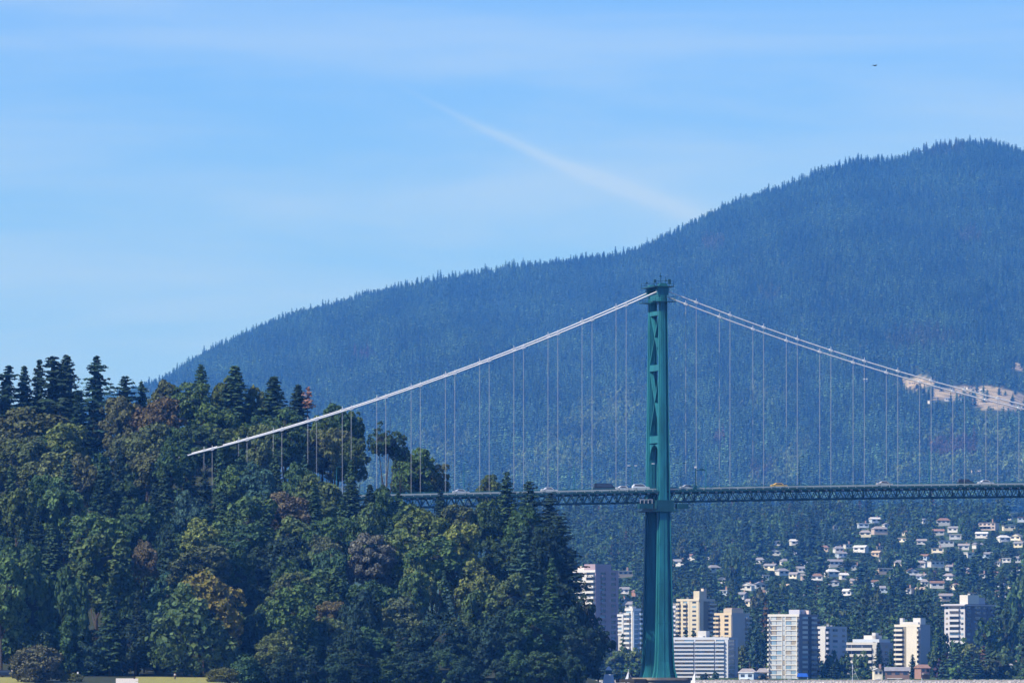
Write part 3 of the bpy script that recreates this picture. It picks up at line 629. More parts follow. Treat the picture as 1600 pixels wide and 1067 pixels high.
# cables
for sg in (-1, 1):
    mb = MB(); mb.tube([(s, 6.0*sg, zc(s)) for s in np.linspace(-142, -0.5, 60)], .20, 8); c1 = mb.build('main_cable', M_CABLE, bridge)
    for q in c1.data.polygons: q.use_smooth = True
    mb = MB(); mb.tube([(s, 6.0*sg, zc(s)) for s in np.linspace(0.5, SR + 20, 60)], .185, 8); c2 = mb.build('main_cable', M_CABLE, bridge)
    for q in c2.data.polygons: q.use_smooth = True
    for s in HS:
        z1 = zc(s); z0 = zd(s) - .6
        MB().tube([(s-.06, 6.0*sg, z0), (s-.06, 6.0*sg, z1)], .027, 5).tube([(s+.06, 6.0*sg, z0), (s+.06, 6.0*sg, z1)], .027, 5).build('hanger', M_HANG, bridge)
        par = c1 if s < 0 else c2
        MB().beam((s-.45, 6.0*sg, z1 - math.copysign(.16, -s)), (s+.45, 6.0*sg, z1 + math.copysign(.16, -s)), .62, .62).tube([(s, 6.0*sg-.1, z1), (s, 6.0*sg-.1, z1+1.05)], .06, 5).build('cable_clamp', M_CABLE, par)
# deck
deck = empty('deck'); deck.parent = bridge
def strip(mb, y0, y1, za, zb, n=60):
    ss = np.linspace(SL, SR, n); b = len(mb.v)
    for s in ss: mb.v += [(s, y0, zd(s)+za), (s, y1, zd(s)+za), (s, y1, zd(s)+zb), (s, y0, zd(s)+zb)]
    for i in range(n-1):
        for k in range(4): mb.f.append((b+i*4+k, b+i*4+(k+1) % 4, b+(i+1)*4+(k+1) % 4, b+(i+1)*4+k))
    mb.f.append((b, b+3, b+2, b+1)); e = b+(n-1)*4; mb.f.append((e, e+1, e+2, e+3)); return mb
strip(MB(), -4.9, 4.9, -.30, .12).build('roadway', M_ROAD, deck)
m_ = strip(strip(MB(), -7.6, -6.4, -.42, -.12), 6.4, 7.6, -.42, -.12); m_.build('footway', mat('footway_deck', (0.25, 0.27, 0.27), .85), deck)
pr = 9.79 / 4
for sg in (-1, 1):
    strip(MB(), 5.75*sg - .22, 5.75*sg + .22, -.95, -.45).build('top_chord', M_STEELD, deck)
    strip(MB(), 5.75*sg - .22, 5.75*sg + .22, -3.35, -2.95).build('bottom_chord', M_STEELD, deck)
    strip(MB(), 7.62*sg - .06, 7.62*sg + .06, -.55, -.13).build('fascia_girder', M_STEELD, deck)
    k = 0; s = SL
    far = MB()
    while s + pr < SR:
        a, b_ = (s, 5.75*sg, zd(s) - 3.15), (s + pr/2, 5.75*sg, zd(s) - .7); c_ = (s + pr, 5.75*sg, zd(s+pr) - 3.15)
        if sg < 0 and s > -92:
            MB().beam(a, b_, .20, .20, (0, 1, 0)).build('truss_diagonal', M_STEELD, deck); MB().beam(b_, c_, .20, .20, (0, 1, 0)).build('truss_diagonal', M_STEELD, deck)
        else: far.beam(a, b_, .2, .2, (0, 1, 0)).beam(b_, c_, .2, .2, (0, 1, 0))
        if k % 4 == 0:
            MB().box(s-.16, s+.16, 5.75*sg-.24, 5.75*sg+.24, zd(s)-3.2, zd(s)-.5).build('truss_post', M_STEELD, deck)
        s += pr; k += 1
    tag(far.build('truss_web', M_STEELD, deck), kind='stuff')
for s in np.arange(SL + 1, SR, 2.45):        # cantilever brackets carrying the footways, and cross beams
    z = zd(s)
    for sg in (-1,) if s > -92 else ():
        MB().prism([(s-.16, z-.44), (s+.16, z-.44), (s+.16, z-.95), (s-.16, z-.95)], 6.0*sg, 7.5*sg).build('footway_bracket', M_HANG, deck)
mb = MB()
for s in np.arange(SL + 1, SR, 2.45): mb.box(s-.15, s+.15, -5.5, 5.5, zd(s)-.95, zd(s)-.31)
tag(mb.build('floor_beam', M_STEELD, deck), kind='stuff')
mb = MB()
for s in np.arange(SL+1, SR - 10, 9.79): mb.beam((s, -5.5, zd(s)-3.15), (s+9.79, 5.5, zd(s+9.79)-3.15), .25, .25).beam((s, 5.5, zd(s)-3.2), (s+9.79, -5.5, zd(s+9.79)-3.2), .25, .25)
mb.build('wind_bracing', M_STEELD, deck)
for sg in (-1, 1):
    mb = strip(strip(MB(), 7.5*sg-.05, 7.5*sg+.05, 0.85, 0.95), 7.5*sg-.04, 7.5*sg+.04, .10, .17)
    for s in np.arange(SL, SR, .30): mb.box(s-.03, s+.03, 7.5*sg-.025, 7.5*sg+.025, zd(s)-.12, zd(s)+.85)
    mb.build('railing', M_STEEL, deck)
    mb = strip(MB(), 6.35*sg-.05, 6.35*sg+.05, .35, .6)
    for s in np.arange(SL, SR, 2.45): mb.box(s-.09, s+.09, 6.35*sg-.09, 6.35*sg+.09, zd(s)-.3, zd(s)+.6)
    mb.build('guard_rail', M_HANG, deck)

def on_deck(px, w):      # bridge distance s that appears at photo column px for offset w
    s = 0.0
    for _ in range(6):
        p = T0 + AX*s + TX*w; s += (px - (800 + F*p.x/p.y)) / F * p.y / math.cos(BA)
    return s
def deck_pt(px, w, dz=0): s = on_deck(px, w); p = T0 + AX*s + TX*w; return Vector((p.x, p.y, zd(s) + dz))
# lamps
def lamp(px, ytop, w, label, heads=1, white=True):
    b0 = deck_pt(px, w, .1); h = P(px, ytop, b0.y).z - b0.z
    rt = empty('street_lamp', b0, BA); tag(rt, label, 'street lamp', 'lamp posts on the bridge deck')
    MB().tube([(0, 0, 0), (0, 0, h*.6), (0, 0, h)], [.13, .1, .07], 6).build('pole', M_STEEL, rt)
    for k in range(heads):
        sg = -1 if k else 1
        if heads: MB().tube([(0, 0, h-.1), (sg*.5, 0, h+.1), (sg*1.0, 0, h+.15)], .05, 5).build('arm', M_STEEL, rt)
        MB().box(sg*1.0-.35, sg*1.0+.35, -.2, .2, h+.02, h+.25).build('lamp_head', M_CABLE if white else M_STEELD, rt)
lamp(988, 728, 6.9, 'green lamp post with bright white head just left of the tower', 2)
lamp(1064, 724, 6.9, 'double headed green lamp post just right of the tower', 2, False)
lamp(1249, 714, 6.9, 'green lamp post between the yellow car and the tower', 1, False)
lamp(725, 722, 6.9, 'green lamp post near the wooded left end of the deck', 1, False)
lamp(897, 722, 6.9, 'green lamp post left of the dark van', 0, False)
lamp(1452, 702, 6.9, 'green lamp post at the right part of the deck', 0, False)
lamp(526, 730, 6.9, 'green lamp head showing above the trees below the cable', 1, False)
lamp(1103, 716, -6.9, 'plain green post just right of the signal gantry', 0, False)
lamp(1026, 725, -7.0, 'lamp with white head in front of the tower legs', 2)
# lane signal
b0 = deck_pt(1087, -6.6, .1); sgn = empty('lane_signal', b0, BA); tag(sgn, 'dark cantilevered lane signal on a post right of the tower', 'traffic sign')
MB().tube([(0, 0, 0), (0, 0, 6.3)], .16, 6).build('post', M_STEELD, sgn); MB().beam((0, 0, 5.4), (2.8, 0, 5.4), .2, .2, (0, 1, 0)).build('arm', M_STEELD, sgn)
MB().prism([(.6, 5.3), (2.9, 5.3), (2.2, 5.8), (1.3, 5.9)], -.3, .3).build('hood', M_STEELD, sgn)
MB().box(-.25, .25, -.25, .25, 6.0, 6.5).build('signal_box', M_CABLE, sgn); MB().prism([(-1.0, 0), (.2, 0), (.2, 1.2), (-.3, 1.2)], -.4, .4).build('cabinet', M_STEELD, sgn)
# vehicles
def vehicle(px, w, kind, col, label, cat='car', loc=None, rz=None, name='car'):
    b0 = loc or deck_pt(px, w, .125); rt = empty(name, b0, BA + 0.0255*0 if rz is None else rz); tag(rt, label, cat, None if loc else 'vehicles crossing the bridge')
    if kind == 'sedan':
        body = [(-2.25, .35), (2.25, .35), (2.3, .6), (2.2, .82), (1.2, .95), (.55, 1.42), (-.85, 1.46), (-1.55, 1.05), (-2.2, .98), (-2.32, .7)]
        glass = [(1.02, .98), (.5, 1.36), (-.8, 1.40), (-1.38, 1.04)]; ht = 1.46
    elif kind == 'suv':
        body = [(-2.35, .42), (2.35, .42), (2.4, .75), (2.3, 1.05), (1.35, 1.18), (.7, 1.78), (-1.9, 1.84), (-2.35, 1.3), (-2.42, .8)]
        glass = [(1.12, 1.22), (.62, 1.70), (-1.8, 1.74), (-2.05, 1.28)]; ht = 1.84
    else:
        body = [(-3.0, .45), (3.0, .45), (3.05, .9), (2.7, 1.3), (1.9, 2.15), (1.5, 2.3), (-2.95, 2.3), (-3.05, 1.2)]
        glass = [(2.4, 1.4), (1.75, 2.1), (-2.2, 2.12), (-2.2, 1.4)]; ht = 2.3
    mb = MB(); n = len(body)        # tapering body: full width below, narrower roof
    def wid(z): return .88 if z < 1.0 else .88 - .17*(z - 1.0)/(ht - 1.0)
    mb.add([(x, -wid(z), z) for x, z in body] + [(x, wid(z), z) for x, z in body], [tuple(range(n)), tuple(reversed(range(n, 2*n)))] + [(i, i+n, (i+1) % n+n, (i+1) % n) for i in range(n)])
    mb.build('body', M_CAR, rt, color=col)
    n = len(glass); mb = MB(); mb.add([(x, -wid(z)-.012, z) for x, z in glass] + [(x, wid(z)+.012, z) for x, z in glass], [tuple(range(n)), tuple(reversed(range(n, 2*n)))] + [(i, i+n, (i+1) % n+n, (i+1) % n) for i in range(n)])
    mb.build('windows', M_GLASS, rt)
    xw = 1.42 if kind != 'van' else 1.95
    for x in (-xw, xw):
        for yv in (-.8, .8):
            wv = MB(); wv.add([], []); k = 12; ring_ = [(x + .33*math.cos(6.283*i/k), yv-.11, .33 + .33*math.sin(6.283*i/k)) for i in range(k)]; r2 = [(a, b+.22, c) for a, b, c in ring_]
            wv.add(ring_ + r2, [tuple(range(k)), tuple(reversed(range(k, 2*k)))] + [(i, i+k, (i+1) % k+k, (i+1) % k) for i in range(k)]); wv.build('wheel', M_TYRE, rt)
    for yv in (-.6, .6): MB().box(2.28, 2.36, yv-.16, yv+.16, .62, .78).build('headlight', M_CABLE, rt)
WH = (.75, .76, .78)
vehicle(944, -2.2, 'van', (.02, .025, .035), 'dark van on the deck left of the white cars by the tower', 'van', name='van')
vehicle(974, -2.2, 'sedan', WH, 'white car right behind the dark van'); vehicle(1001, -2.2, 'suv', (.62, .66, .7), 'pale car next to the tower leg')
vehicle(1217, -2.2, 'sedan', (.85, .5, .02), 'bright yellow taxi on the bridge deck', 'taxi'); vehicle(858, -2.2, 'sedan', WH, 'white car above the cliff edge trees on the deck')
vehicle(1382, -2.2, 'sedan', (.6, .55, .5), 'pale car on the deck halfway between tower and right frame edge'); vehicle(1509, -2.2, 'suv', (.03, .02, .02), 'dark car on the deck near the right frame edge')
vehicle(1540, -2.2, 'sedan', WH, 'white car right of the dark one near the frame edge'); vehicle(720, -2.2, 'sedan', (.6, .62, .66), 'small pale car near the left end of the deck'); vehicle(1075, 2.2, 'sedan', (.5, .52, .55), 'grey car just right of the tower')
vehicle(0, 0, 'suv', (.012, .02, .035), 'dark car parked in shade at the lower left edge', loc=Vector(((12-800)/F*2188, 2188, float(z_near((12-800)/F*2188, 2188)))), rz=.1)

# ------------------------------------------------------------------ people on the lawn, posts, beacon, bird
def person(px, Y, label, top, legs, rz=0):
    X = (px-800)/F*Y; rt = empty('person', (X, Y, float(z_near(X, Y)) + .05), rz); tag(rt, label, 'person')
    V = [(0,0,.95),(0,0,1.15),(0,0,1.4),(0,0,1.5),(0,0,1.62),(0,-.01,1.72)]; E = [(0,1),(1,2),(2,3),(3,4),(4,5)]; Rd = [.15,.14,.15,.06,.1,.085]
    for sg in (-1, 1):
        b = len(V); V += [(sg*.1,0,.88),(sg*.12,-.02,.5),(sg*.12,.02,.09),(sg*.12,-.16,.04)]; Rd += [.1,.065,.045,.04]; E += [(0,b),(b,b+1),(b+1,b+2),(b+2,b+3)]
        b = len(V); V += [(sg*.2,0,1.4),(sg*.26,.03,1.12),(sg*.25,-.08,.88),(sg*.25,-.11,.82)]; Rd += [.065,.045,.035,.036]; E += [(2,b),(b,b+1),(b+1,b+2),(b+2,b+3)]
        for k in range(4): V.append((sg*(.25), -.145 + k*.022, .72 + abs(k-1.5)*.012)); Rd.append(.009); E.append((b+3, len(V)-1))
        V.append((sg*.22, -.16, .78)); Rd.append(.01); E.append((b+3, len(V)-1))
    # skin vertex layer is created by the modifier; build through it
    def mk(name, idx, grow, c):
        mp = {j: i for i, j in enumerate(idx)}
        me = bpy.data.meshes.new(name); me.from_pydata([V[j] for j in idx], [(mp[a], mp[b]) for a, b in E if a in mp and b in mp], []); me.materials.append(M_OBJ)
        o = link(name, me, rt, color=c); o.modifiers.new('skin', 'SKIN')
        if not me.skin_vertices: print('NO SKIN LAYER'); me.attributes.new('x', 'FLOAT', 'POINT'); return o
        for i, j in enumerate(idx): me.skin_vertices[0].data[i].radius = (Rd[j]+grow, Rd[j]+grow)
        me.skin_vertices[0].data[0].use_root = True; s_ = o.modifiers.new('sub', 'SUBSURF'); s_.levels = 1; s_.render_levels = 1; return o
    mk('body', list(range(len(V))), 0, (.45, .28, .2)); mk('shirt', [1, 2, 10, 11, 23, 24], .025, top)
    mk('trousers', [0, 6, 7, 8, 19, 20, 21], .02, legs)
    MB().add([(.108*x, .105*y_+.035, 1.72+.1*z) for x, y_, z in ICO2_V.tolist() if True], ICO2_F).build('hair', M_BARK, rt, scale=(1, 1, 1.01))
person(273.5, 2165, 'person in a white shirt walking on the lawn below the maple', (.85, .86, .9), (.02, .02, .03), .6)
person(18.5, 2196, 'person in a white top standing in the shade at lower left', (.85, .86, .9), (.03, .03, .04))
bl = empty('post', P(210, 1063, 2172)); tag(bl, 'short wooden post standing beside the pale path', 'post'); MB().box(-.2, .2, -.2, .2, -1, 1.0).box(-.23, .23, -.23, .23, 1.0, 1.1).build('shaft', M_BARK, bl)
bt = empty('marker_post', P(121.5, 1062, 2170)); tag(bt, 'thin post with a small pale marker right of the grey shrub', 'post'); MB().tube([(0, 0, 0), (0, 0, 1.9)], .06, 6).build('shaft', M_BARK, bt); MB().box(-.2, .2, -.08, -.02, 1.6, 2.1).build('marker', M_CABLE, bt)
Yb = 2290; b0 = P(951, 1072, Yb); bc = empty('light_beacon', b0); tag(bc, 'pale tapered light beacon at the foot of the cliff', 'beacon')
k_ = Yb/F
def frust(r0, r1, z0, z1, n=4, a0=.785): 
    m_ = MB(); m_.add([(r0*math.cos(a0+6.283*i/n), r0*math.sin(a0+6.283*i/n), z0) for i in range(n)] + [(r1*math.cos(a0+6.283*i/n), r1*math.sin(a0+6.283*i/n), z1) for i in range(n)], [tuple(reversed(range(n))), tuple(range(n, 2*n))] + [(i, (i+1) % n, (i+1) % n+n, i+n) for i in range(n)]); return m_
frust(2.9, 1.6, -1, 3.3).build('tower_base', mat('beacon_paint', (.55, .6, .66), .7), bc); frust(1.25, 1.1, 3.3, 4.4).build('lantern_room', M_STEELD, bc); frust(1.3, .15, 4.4, 5.5).build('roof', mat('beacon_paint', None), bc)
# gull-like bird
b0 = P(1367, 103, 1400); bird = empty('bird', b0, R(40)); tag(bird, 'dark bird gliding high in the sky on the right', 'bird')
mb = MB(); mb.tube([(-.34, 0, 0), (-.2, 0, .01), (0, 0, 0), (.2, 0, .02), (.33, 0, .05), (.42, 0, .03)], [.02, .07, .1, .08, .05, .012], 8)
for sg in (-1, 1):
    mb.add([(.14, sg*.05, .03), (-.12, sg*.05, .02), (-.14, sg*.4, .12), (-.2, sg*.82, .02), (-.02, sg*.62, .10), (.12, sg*.38, .15), (.14, sg*.05, .01), (-.12, sg*.05, .0), (-.14, sg*.4, .10), (-.2, sg*.82, .01), (-.02, sg*.62, .08), (.12, sg*.38, .12)],
           [(0,1,2,5), (5,2,3,4), (11,8,7,6), (10,9,8,11), (0,5,11,6), (5,4,10,11), (4,3,9,10), (3,2,8,9), (2,1,7,8)])
mb.add([(-.3, 0, .02), (-.55, .12, .02), (-.55, -.12, .02), (-.3, 0, -.01)], [(0, 1, 2), (3, 2, 1)])
mb.build('body', mat('feathers', (.03, .028, .03), .8), bird)

# ------------------------------------------------------------------ apartment buildings
WIN = {}
def boxmesh(name, m, w, d, h):
    k = (name, m.name, round(w, 2), round(d, 2), round(h, 2))
    if k not in WIN: WIN[k] = MB().box(0, w, 0, d, 0, h).mesh(name, m)
    return WIN[k]
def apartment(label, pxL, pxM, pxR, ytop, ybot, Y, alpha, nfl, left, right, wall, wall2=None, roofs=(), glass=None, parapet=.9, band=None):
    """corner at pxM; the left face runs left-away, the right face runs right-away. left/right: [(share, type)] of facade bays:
    p plain wall, w windows between spandrels, b projecting balconies, s dark slot, g glazed strip, x closed wall with small windows"""
    a = R(alpha); mpp = Y / F; A = (pxM - pxL)*mpp/math.cos(a); B = (pxR - pxM)*mpp/math.sin(a)
    z0 = float(z_far(pxM, Y)) - 1.0; zt = EYE + (HOR - ytop)/F*Y
    zb = min(EYE + (HOR - ybot)/F*Y, zt - 5); z0 = min(z0, zb)
    H = zt - z0; fh = (zt - zb)/nfl; wall2 = wall2 or wall  # wall2: right face colour, on most blocks darkened to paint in its shade
    root = empty('apartment_building', ((pxM-800)*mpp, Y, z0)); tag(root, label, 'building')
    LM.append((label, (pxL+pxR)/2, (ytop+ybot)/2)); BL.append((pxL, pxR, ytop, ybot, Y))
    # local: u along left face, v along right face
    U = Vector((-math.cos(a), math.sin(a), 0)); V = Vector((math.sin(a), math.cos(a), 0)); dp = .35
    GL = (glass or M_GLASS,)*7 + (M_GLASSB, M_CURT, M_CURT)
    def tobox(name, f, s0, s1, d0, d1, za, zb_, m, col=None):
        if name == 'window': m = random.choice(GL)
        """f 0: left face (s along U, outward -V); f 1: right face (s along V, outward -U); depth d outward"""
        w_, d_, h_ = s1 - s0, d1 - d0, zb_ - za
        o = link(name, boxmesh(name, m, w_, d_, h_), root, color=col)
        if f == 0: # x axis -> U reversed order so that orientation is a pure rotation
            o.location = U*s1 - V*d1 + Vector((0, 0, za)); o.rotation_euler.z = math.atan2(-U.y, -U.x)
        else:
            o.location = V*s0 - U*d1 + Vector((0, 0, za)); o.rotation_euler.z = math.atan2(V.y, V.x)
        return o
    core = MB(); c = [Vector((0,0,0)), V*B, V*B + U*A, U*A]
    core.add([(*p.xy, 0) for p in c] + [(*p.xy, H) for p in c], [(3,2,1,0), (4,5,6,7), (0,1,5,4), (1,2,6,5), (2,3,7,6), (3,0,4,7)])
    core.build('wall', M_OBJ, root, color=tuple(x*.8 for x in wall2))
    tobox('parapet', 0, -dp, A+dp, 0, dp+.05, H - .25, H + parapet, M_OBJ, wall); tobox('parapet', 1, .003, B, 0, dp+.05, H - .25, H + parapet, M_OBJ, wall2)
    for f, bays, Lf, wc in ((0, left, A, wall), (1, right, B, wall2)):
        tot = sum(q[0] for q in bays); s = 0.0; seq = bays if f == 1 else list(reversed(bays))
        for share, ty in seq:
            w_ = share/tot*Lf; s0, s1 = s, s + w_; s = s1
            if ty == 'p': tobox('wall_panel', f, s0+.005, s1-.005, 0, dp, 0, H-.26, M_OBJ, wc); continue
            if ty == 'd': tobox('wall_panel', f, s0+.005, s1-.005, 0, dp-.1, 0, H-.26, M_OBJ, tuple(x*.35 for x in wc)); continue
            for k in range(nfl):
                zf = H - (k+1)*fh
                if zf < 0: break
                if ty == 'w' or ty == 'g':
                    tobox('spandrel', f, s0+.005, s1-.005, 0, dp, zf, zf + fh*(.42 if ty == 'w' else .2), M_OBJ, wc)
                    tobox('window', f, s0+.15, s1-.15, 0, .08, zf + fh*(.44 if ty == 'w' else .22), zf + fh*.97, glass or M_GLASS)
                elif ty == 'x':
                    tobox('wall_panel', f, s0+.005, s1-.005, 0, dp-.12, zf + .003, zf + fh - .003, M_OBJ, wc)
                    c_ = (s0+s1)/2; tobox('window', f, c_-w_*.22, c_+w_*.22, dp-.12, dp-.06, zf+fh*.4, zf+fh*.82, glass or M_GLASS)
                elif ty == 'b':
                    tobox('balcony', f, s0+.005, s1-.005, 0, 1.5, zf, zf + fh*.42, M_OBJ, wc)
                    tobox('window', f, s0+.2, s1-.2, 0, .08, zf + fh*.44, zf + fh*.95, glass or M_GLASS)
                elif ty == 's':
                    tobox('window', f, s0+.05, s1-.05, 0, .06, zf + .15, zf + fh - .1, M_GLASS)
    for (fx0, fx1, fy0, fy1, hh, colr) in roofs:    # roof boxes in fractions of A and B
        p = [U*(A*x) + V*(B*y_) for x, y_ in ((fx0, fy0), (fx0, fy1), (fx1, fy1), (fx1, fy0))]
        MB().add([(*q.xy, H) for q in p] + [(*q.xy, H + hh*mpp) for q in p], [(3,2,1,0), (4,5,6,7), (0,1,5,4), (1,2,6,5), (2,3,7,6), (3,0,4,7)]).build('roof_house', M_OBJ, root, color=colr)
    for k in range(5):
        q = U*(A*random.uniform(.08, .85)) + V*(B*random.uniform(.08, .85)); h_ = random.uniform(.8, 2.2)
        MB().box(q.x-.5, q.x+.5, q.y-.4, q.y+.4, H + .001, H + h_).box(q.x-.6, q.x+.6, q.y-.5, q.y+.5, H + h_, H + h_ + .15).build('roof_vent', M_OBJ, root, color=(.4, .4, .4))
    return root
BL = []
CR = (.58, .51, .38); WT = (.60, .58, .55); TN = (.62, .5, .34); GY = (.34, .35, .38); PK = (.36, .27, .31); BG = (.62, .58, .52)
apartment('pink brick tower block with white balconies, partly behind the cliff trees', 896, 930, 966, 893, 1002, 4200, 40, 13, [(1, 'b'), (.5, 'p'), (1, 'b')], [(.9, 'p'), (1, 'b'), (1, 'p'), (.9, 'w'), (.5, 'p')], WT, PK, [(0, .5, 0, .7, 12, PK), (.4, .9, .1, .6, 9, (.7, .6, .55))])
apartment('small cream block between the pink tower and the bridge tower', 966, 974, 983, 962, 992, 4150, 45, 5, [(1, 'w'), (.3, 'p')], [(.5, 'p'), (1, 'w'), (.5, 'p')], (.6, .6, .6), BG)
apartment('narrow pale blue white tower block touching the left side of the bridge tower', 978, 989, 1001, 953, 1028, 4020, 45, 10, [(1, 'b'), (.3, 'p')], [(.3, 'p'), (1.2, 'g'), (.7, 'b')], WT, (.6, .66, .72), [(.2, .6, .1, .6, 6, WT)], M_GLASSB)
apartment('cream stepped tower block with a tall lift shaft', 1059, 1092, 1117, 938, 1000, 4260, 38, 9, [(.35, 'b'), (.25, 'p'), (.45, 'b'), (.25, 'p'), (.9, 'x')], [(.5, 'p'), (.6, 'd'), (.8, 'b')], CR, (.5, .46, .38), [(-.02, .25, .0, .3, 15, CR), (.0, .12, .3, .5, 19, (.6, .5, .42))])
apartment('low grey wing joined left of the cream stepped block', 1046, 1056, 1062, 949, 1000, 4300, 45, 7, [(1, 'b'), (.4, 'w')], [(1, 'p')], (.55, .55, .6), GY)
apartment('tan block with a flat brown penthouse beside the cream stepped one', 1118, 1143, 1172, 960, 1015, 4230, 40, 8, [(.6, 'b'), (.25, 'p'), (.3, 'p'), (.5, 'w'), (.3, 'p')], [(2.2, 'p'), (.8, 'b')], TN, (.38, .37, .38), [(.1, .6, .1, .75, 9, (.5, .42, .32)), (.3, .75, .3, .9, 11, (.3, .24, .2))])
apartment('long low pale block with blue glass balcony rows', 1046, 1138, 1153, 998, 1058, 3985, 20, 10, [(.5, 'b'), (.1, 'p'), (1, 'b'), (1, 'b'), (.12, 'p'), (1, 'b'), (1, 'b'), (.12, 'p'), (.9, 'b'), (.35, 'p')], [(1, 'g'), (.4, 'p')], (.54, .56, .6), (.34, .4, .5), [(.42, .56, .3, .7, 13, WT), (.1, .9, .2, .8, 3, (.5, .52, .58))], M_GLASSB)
apartment('tall white tower block with a dark centre slot', 1202, 1248, 1279, 962, 1062, 3965, 30, 13, [(.22, 'b'), (.12, 'p'), (.85, 'g'), (.85, 'g'), (.1, 'p'), (.4, 's'), (.1, 'p'), (.8, 'g'), (.8, 'g'), (.1, 'p'), (.25, 'b')], [(.5, 'p'), (1, 'w'), (.5, 'd'), (1, 'b')], (.62, .59, .53), (.14, .15, .2), [(.1, .45, .2, .6, 10, (.5, .5, .55)), (-.02, .08, .5, .6, 9, (.7, .55, .5))], mat('curtain_glass', (.42, .46, .48), .3))  # right face of the white tower coloured dark for its shaded side
apartment('grey block with one bright white edge right of the tall white tower', 1279, 1290, 1325, 981, 1040, 4120, 30, 7, [(1, 'p')], [(.7, 'b'), (2, 'x'), (1.2, 'x')], WT, (.42, .43, .5))  # grey front is shade put into the wall colour
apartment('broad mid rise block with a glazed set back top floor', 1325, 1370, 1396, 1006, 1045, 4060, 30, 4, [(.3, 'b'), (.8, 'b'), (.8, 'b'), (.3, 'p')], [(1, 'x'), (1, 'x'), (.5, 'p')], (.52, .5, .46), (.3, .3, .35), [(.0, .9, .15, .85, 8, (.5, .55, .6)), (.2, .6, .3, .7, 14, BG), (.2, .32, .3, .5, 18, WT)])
apartment('stepped cream block with white balcony stack', 1400, 1437, 1454, 978, 1046, 4040, 32, 9, [(.8, 'b'), (.3, 'd'), (.22, 'p'), (.8, 'p'), (.25, 'b')], [(1, 'p')], (.68, .62, .52), (.3, .31, .36), [(.1, .75, .1, .6, 7, WT), (.05, .35, .2, .7, 13, WT), (.78, .9, .2, .4, 13, WT)])  # right face colour carries painted shade
apartment('grey slab tower with white piers and an overhanging flat roof', 1477, 1508, 1555, 946, 1020, 4280, 33, 9, [(.5, 'x'), (1, 'b'), (.5, 'x')], [(1, 'x'), (.5, 'p'), (1, 'w'), (1, 'x'), (.5, 'p'), (.4, 'b')], (.56, .55, .56), (.11, .12, .17), [(-.05, 1.1, -.06, 1.08, 2, (.45, .42, .45)), (.0, .4, .1, .5, 17, BG), (.1, .3, .5, .8, 13, (.4, .4, .45))])  # right face darkened in colour to stand for its shadow

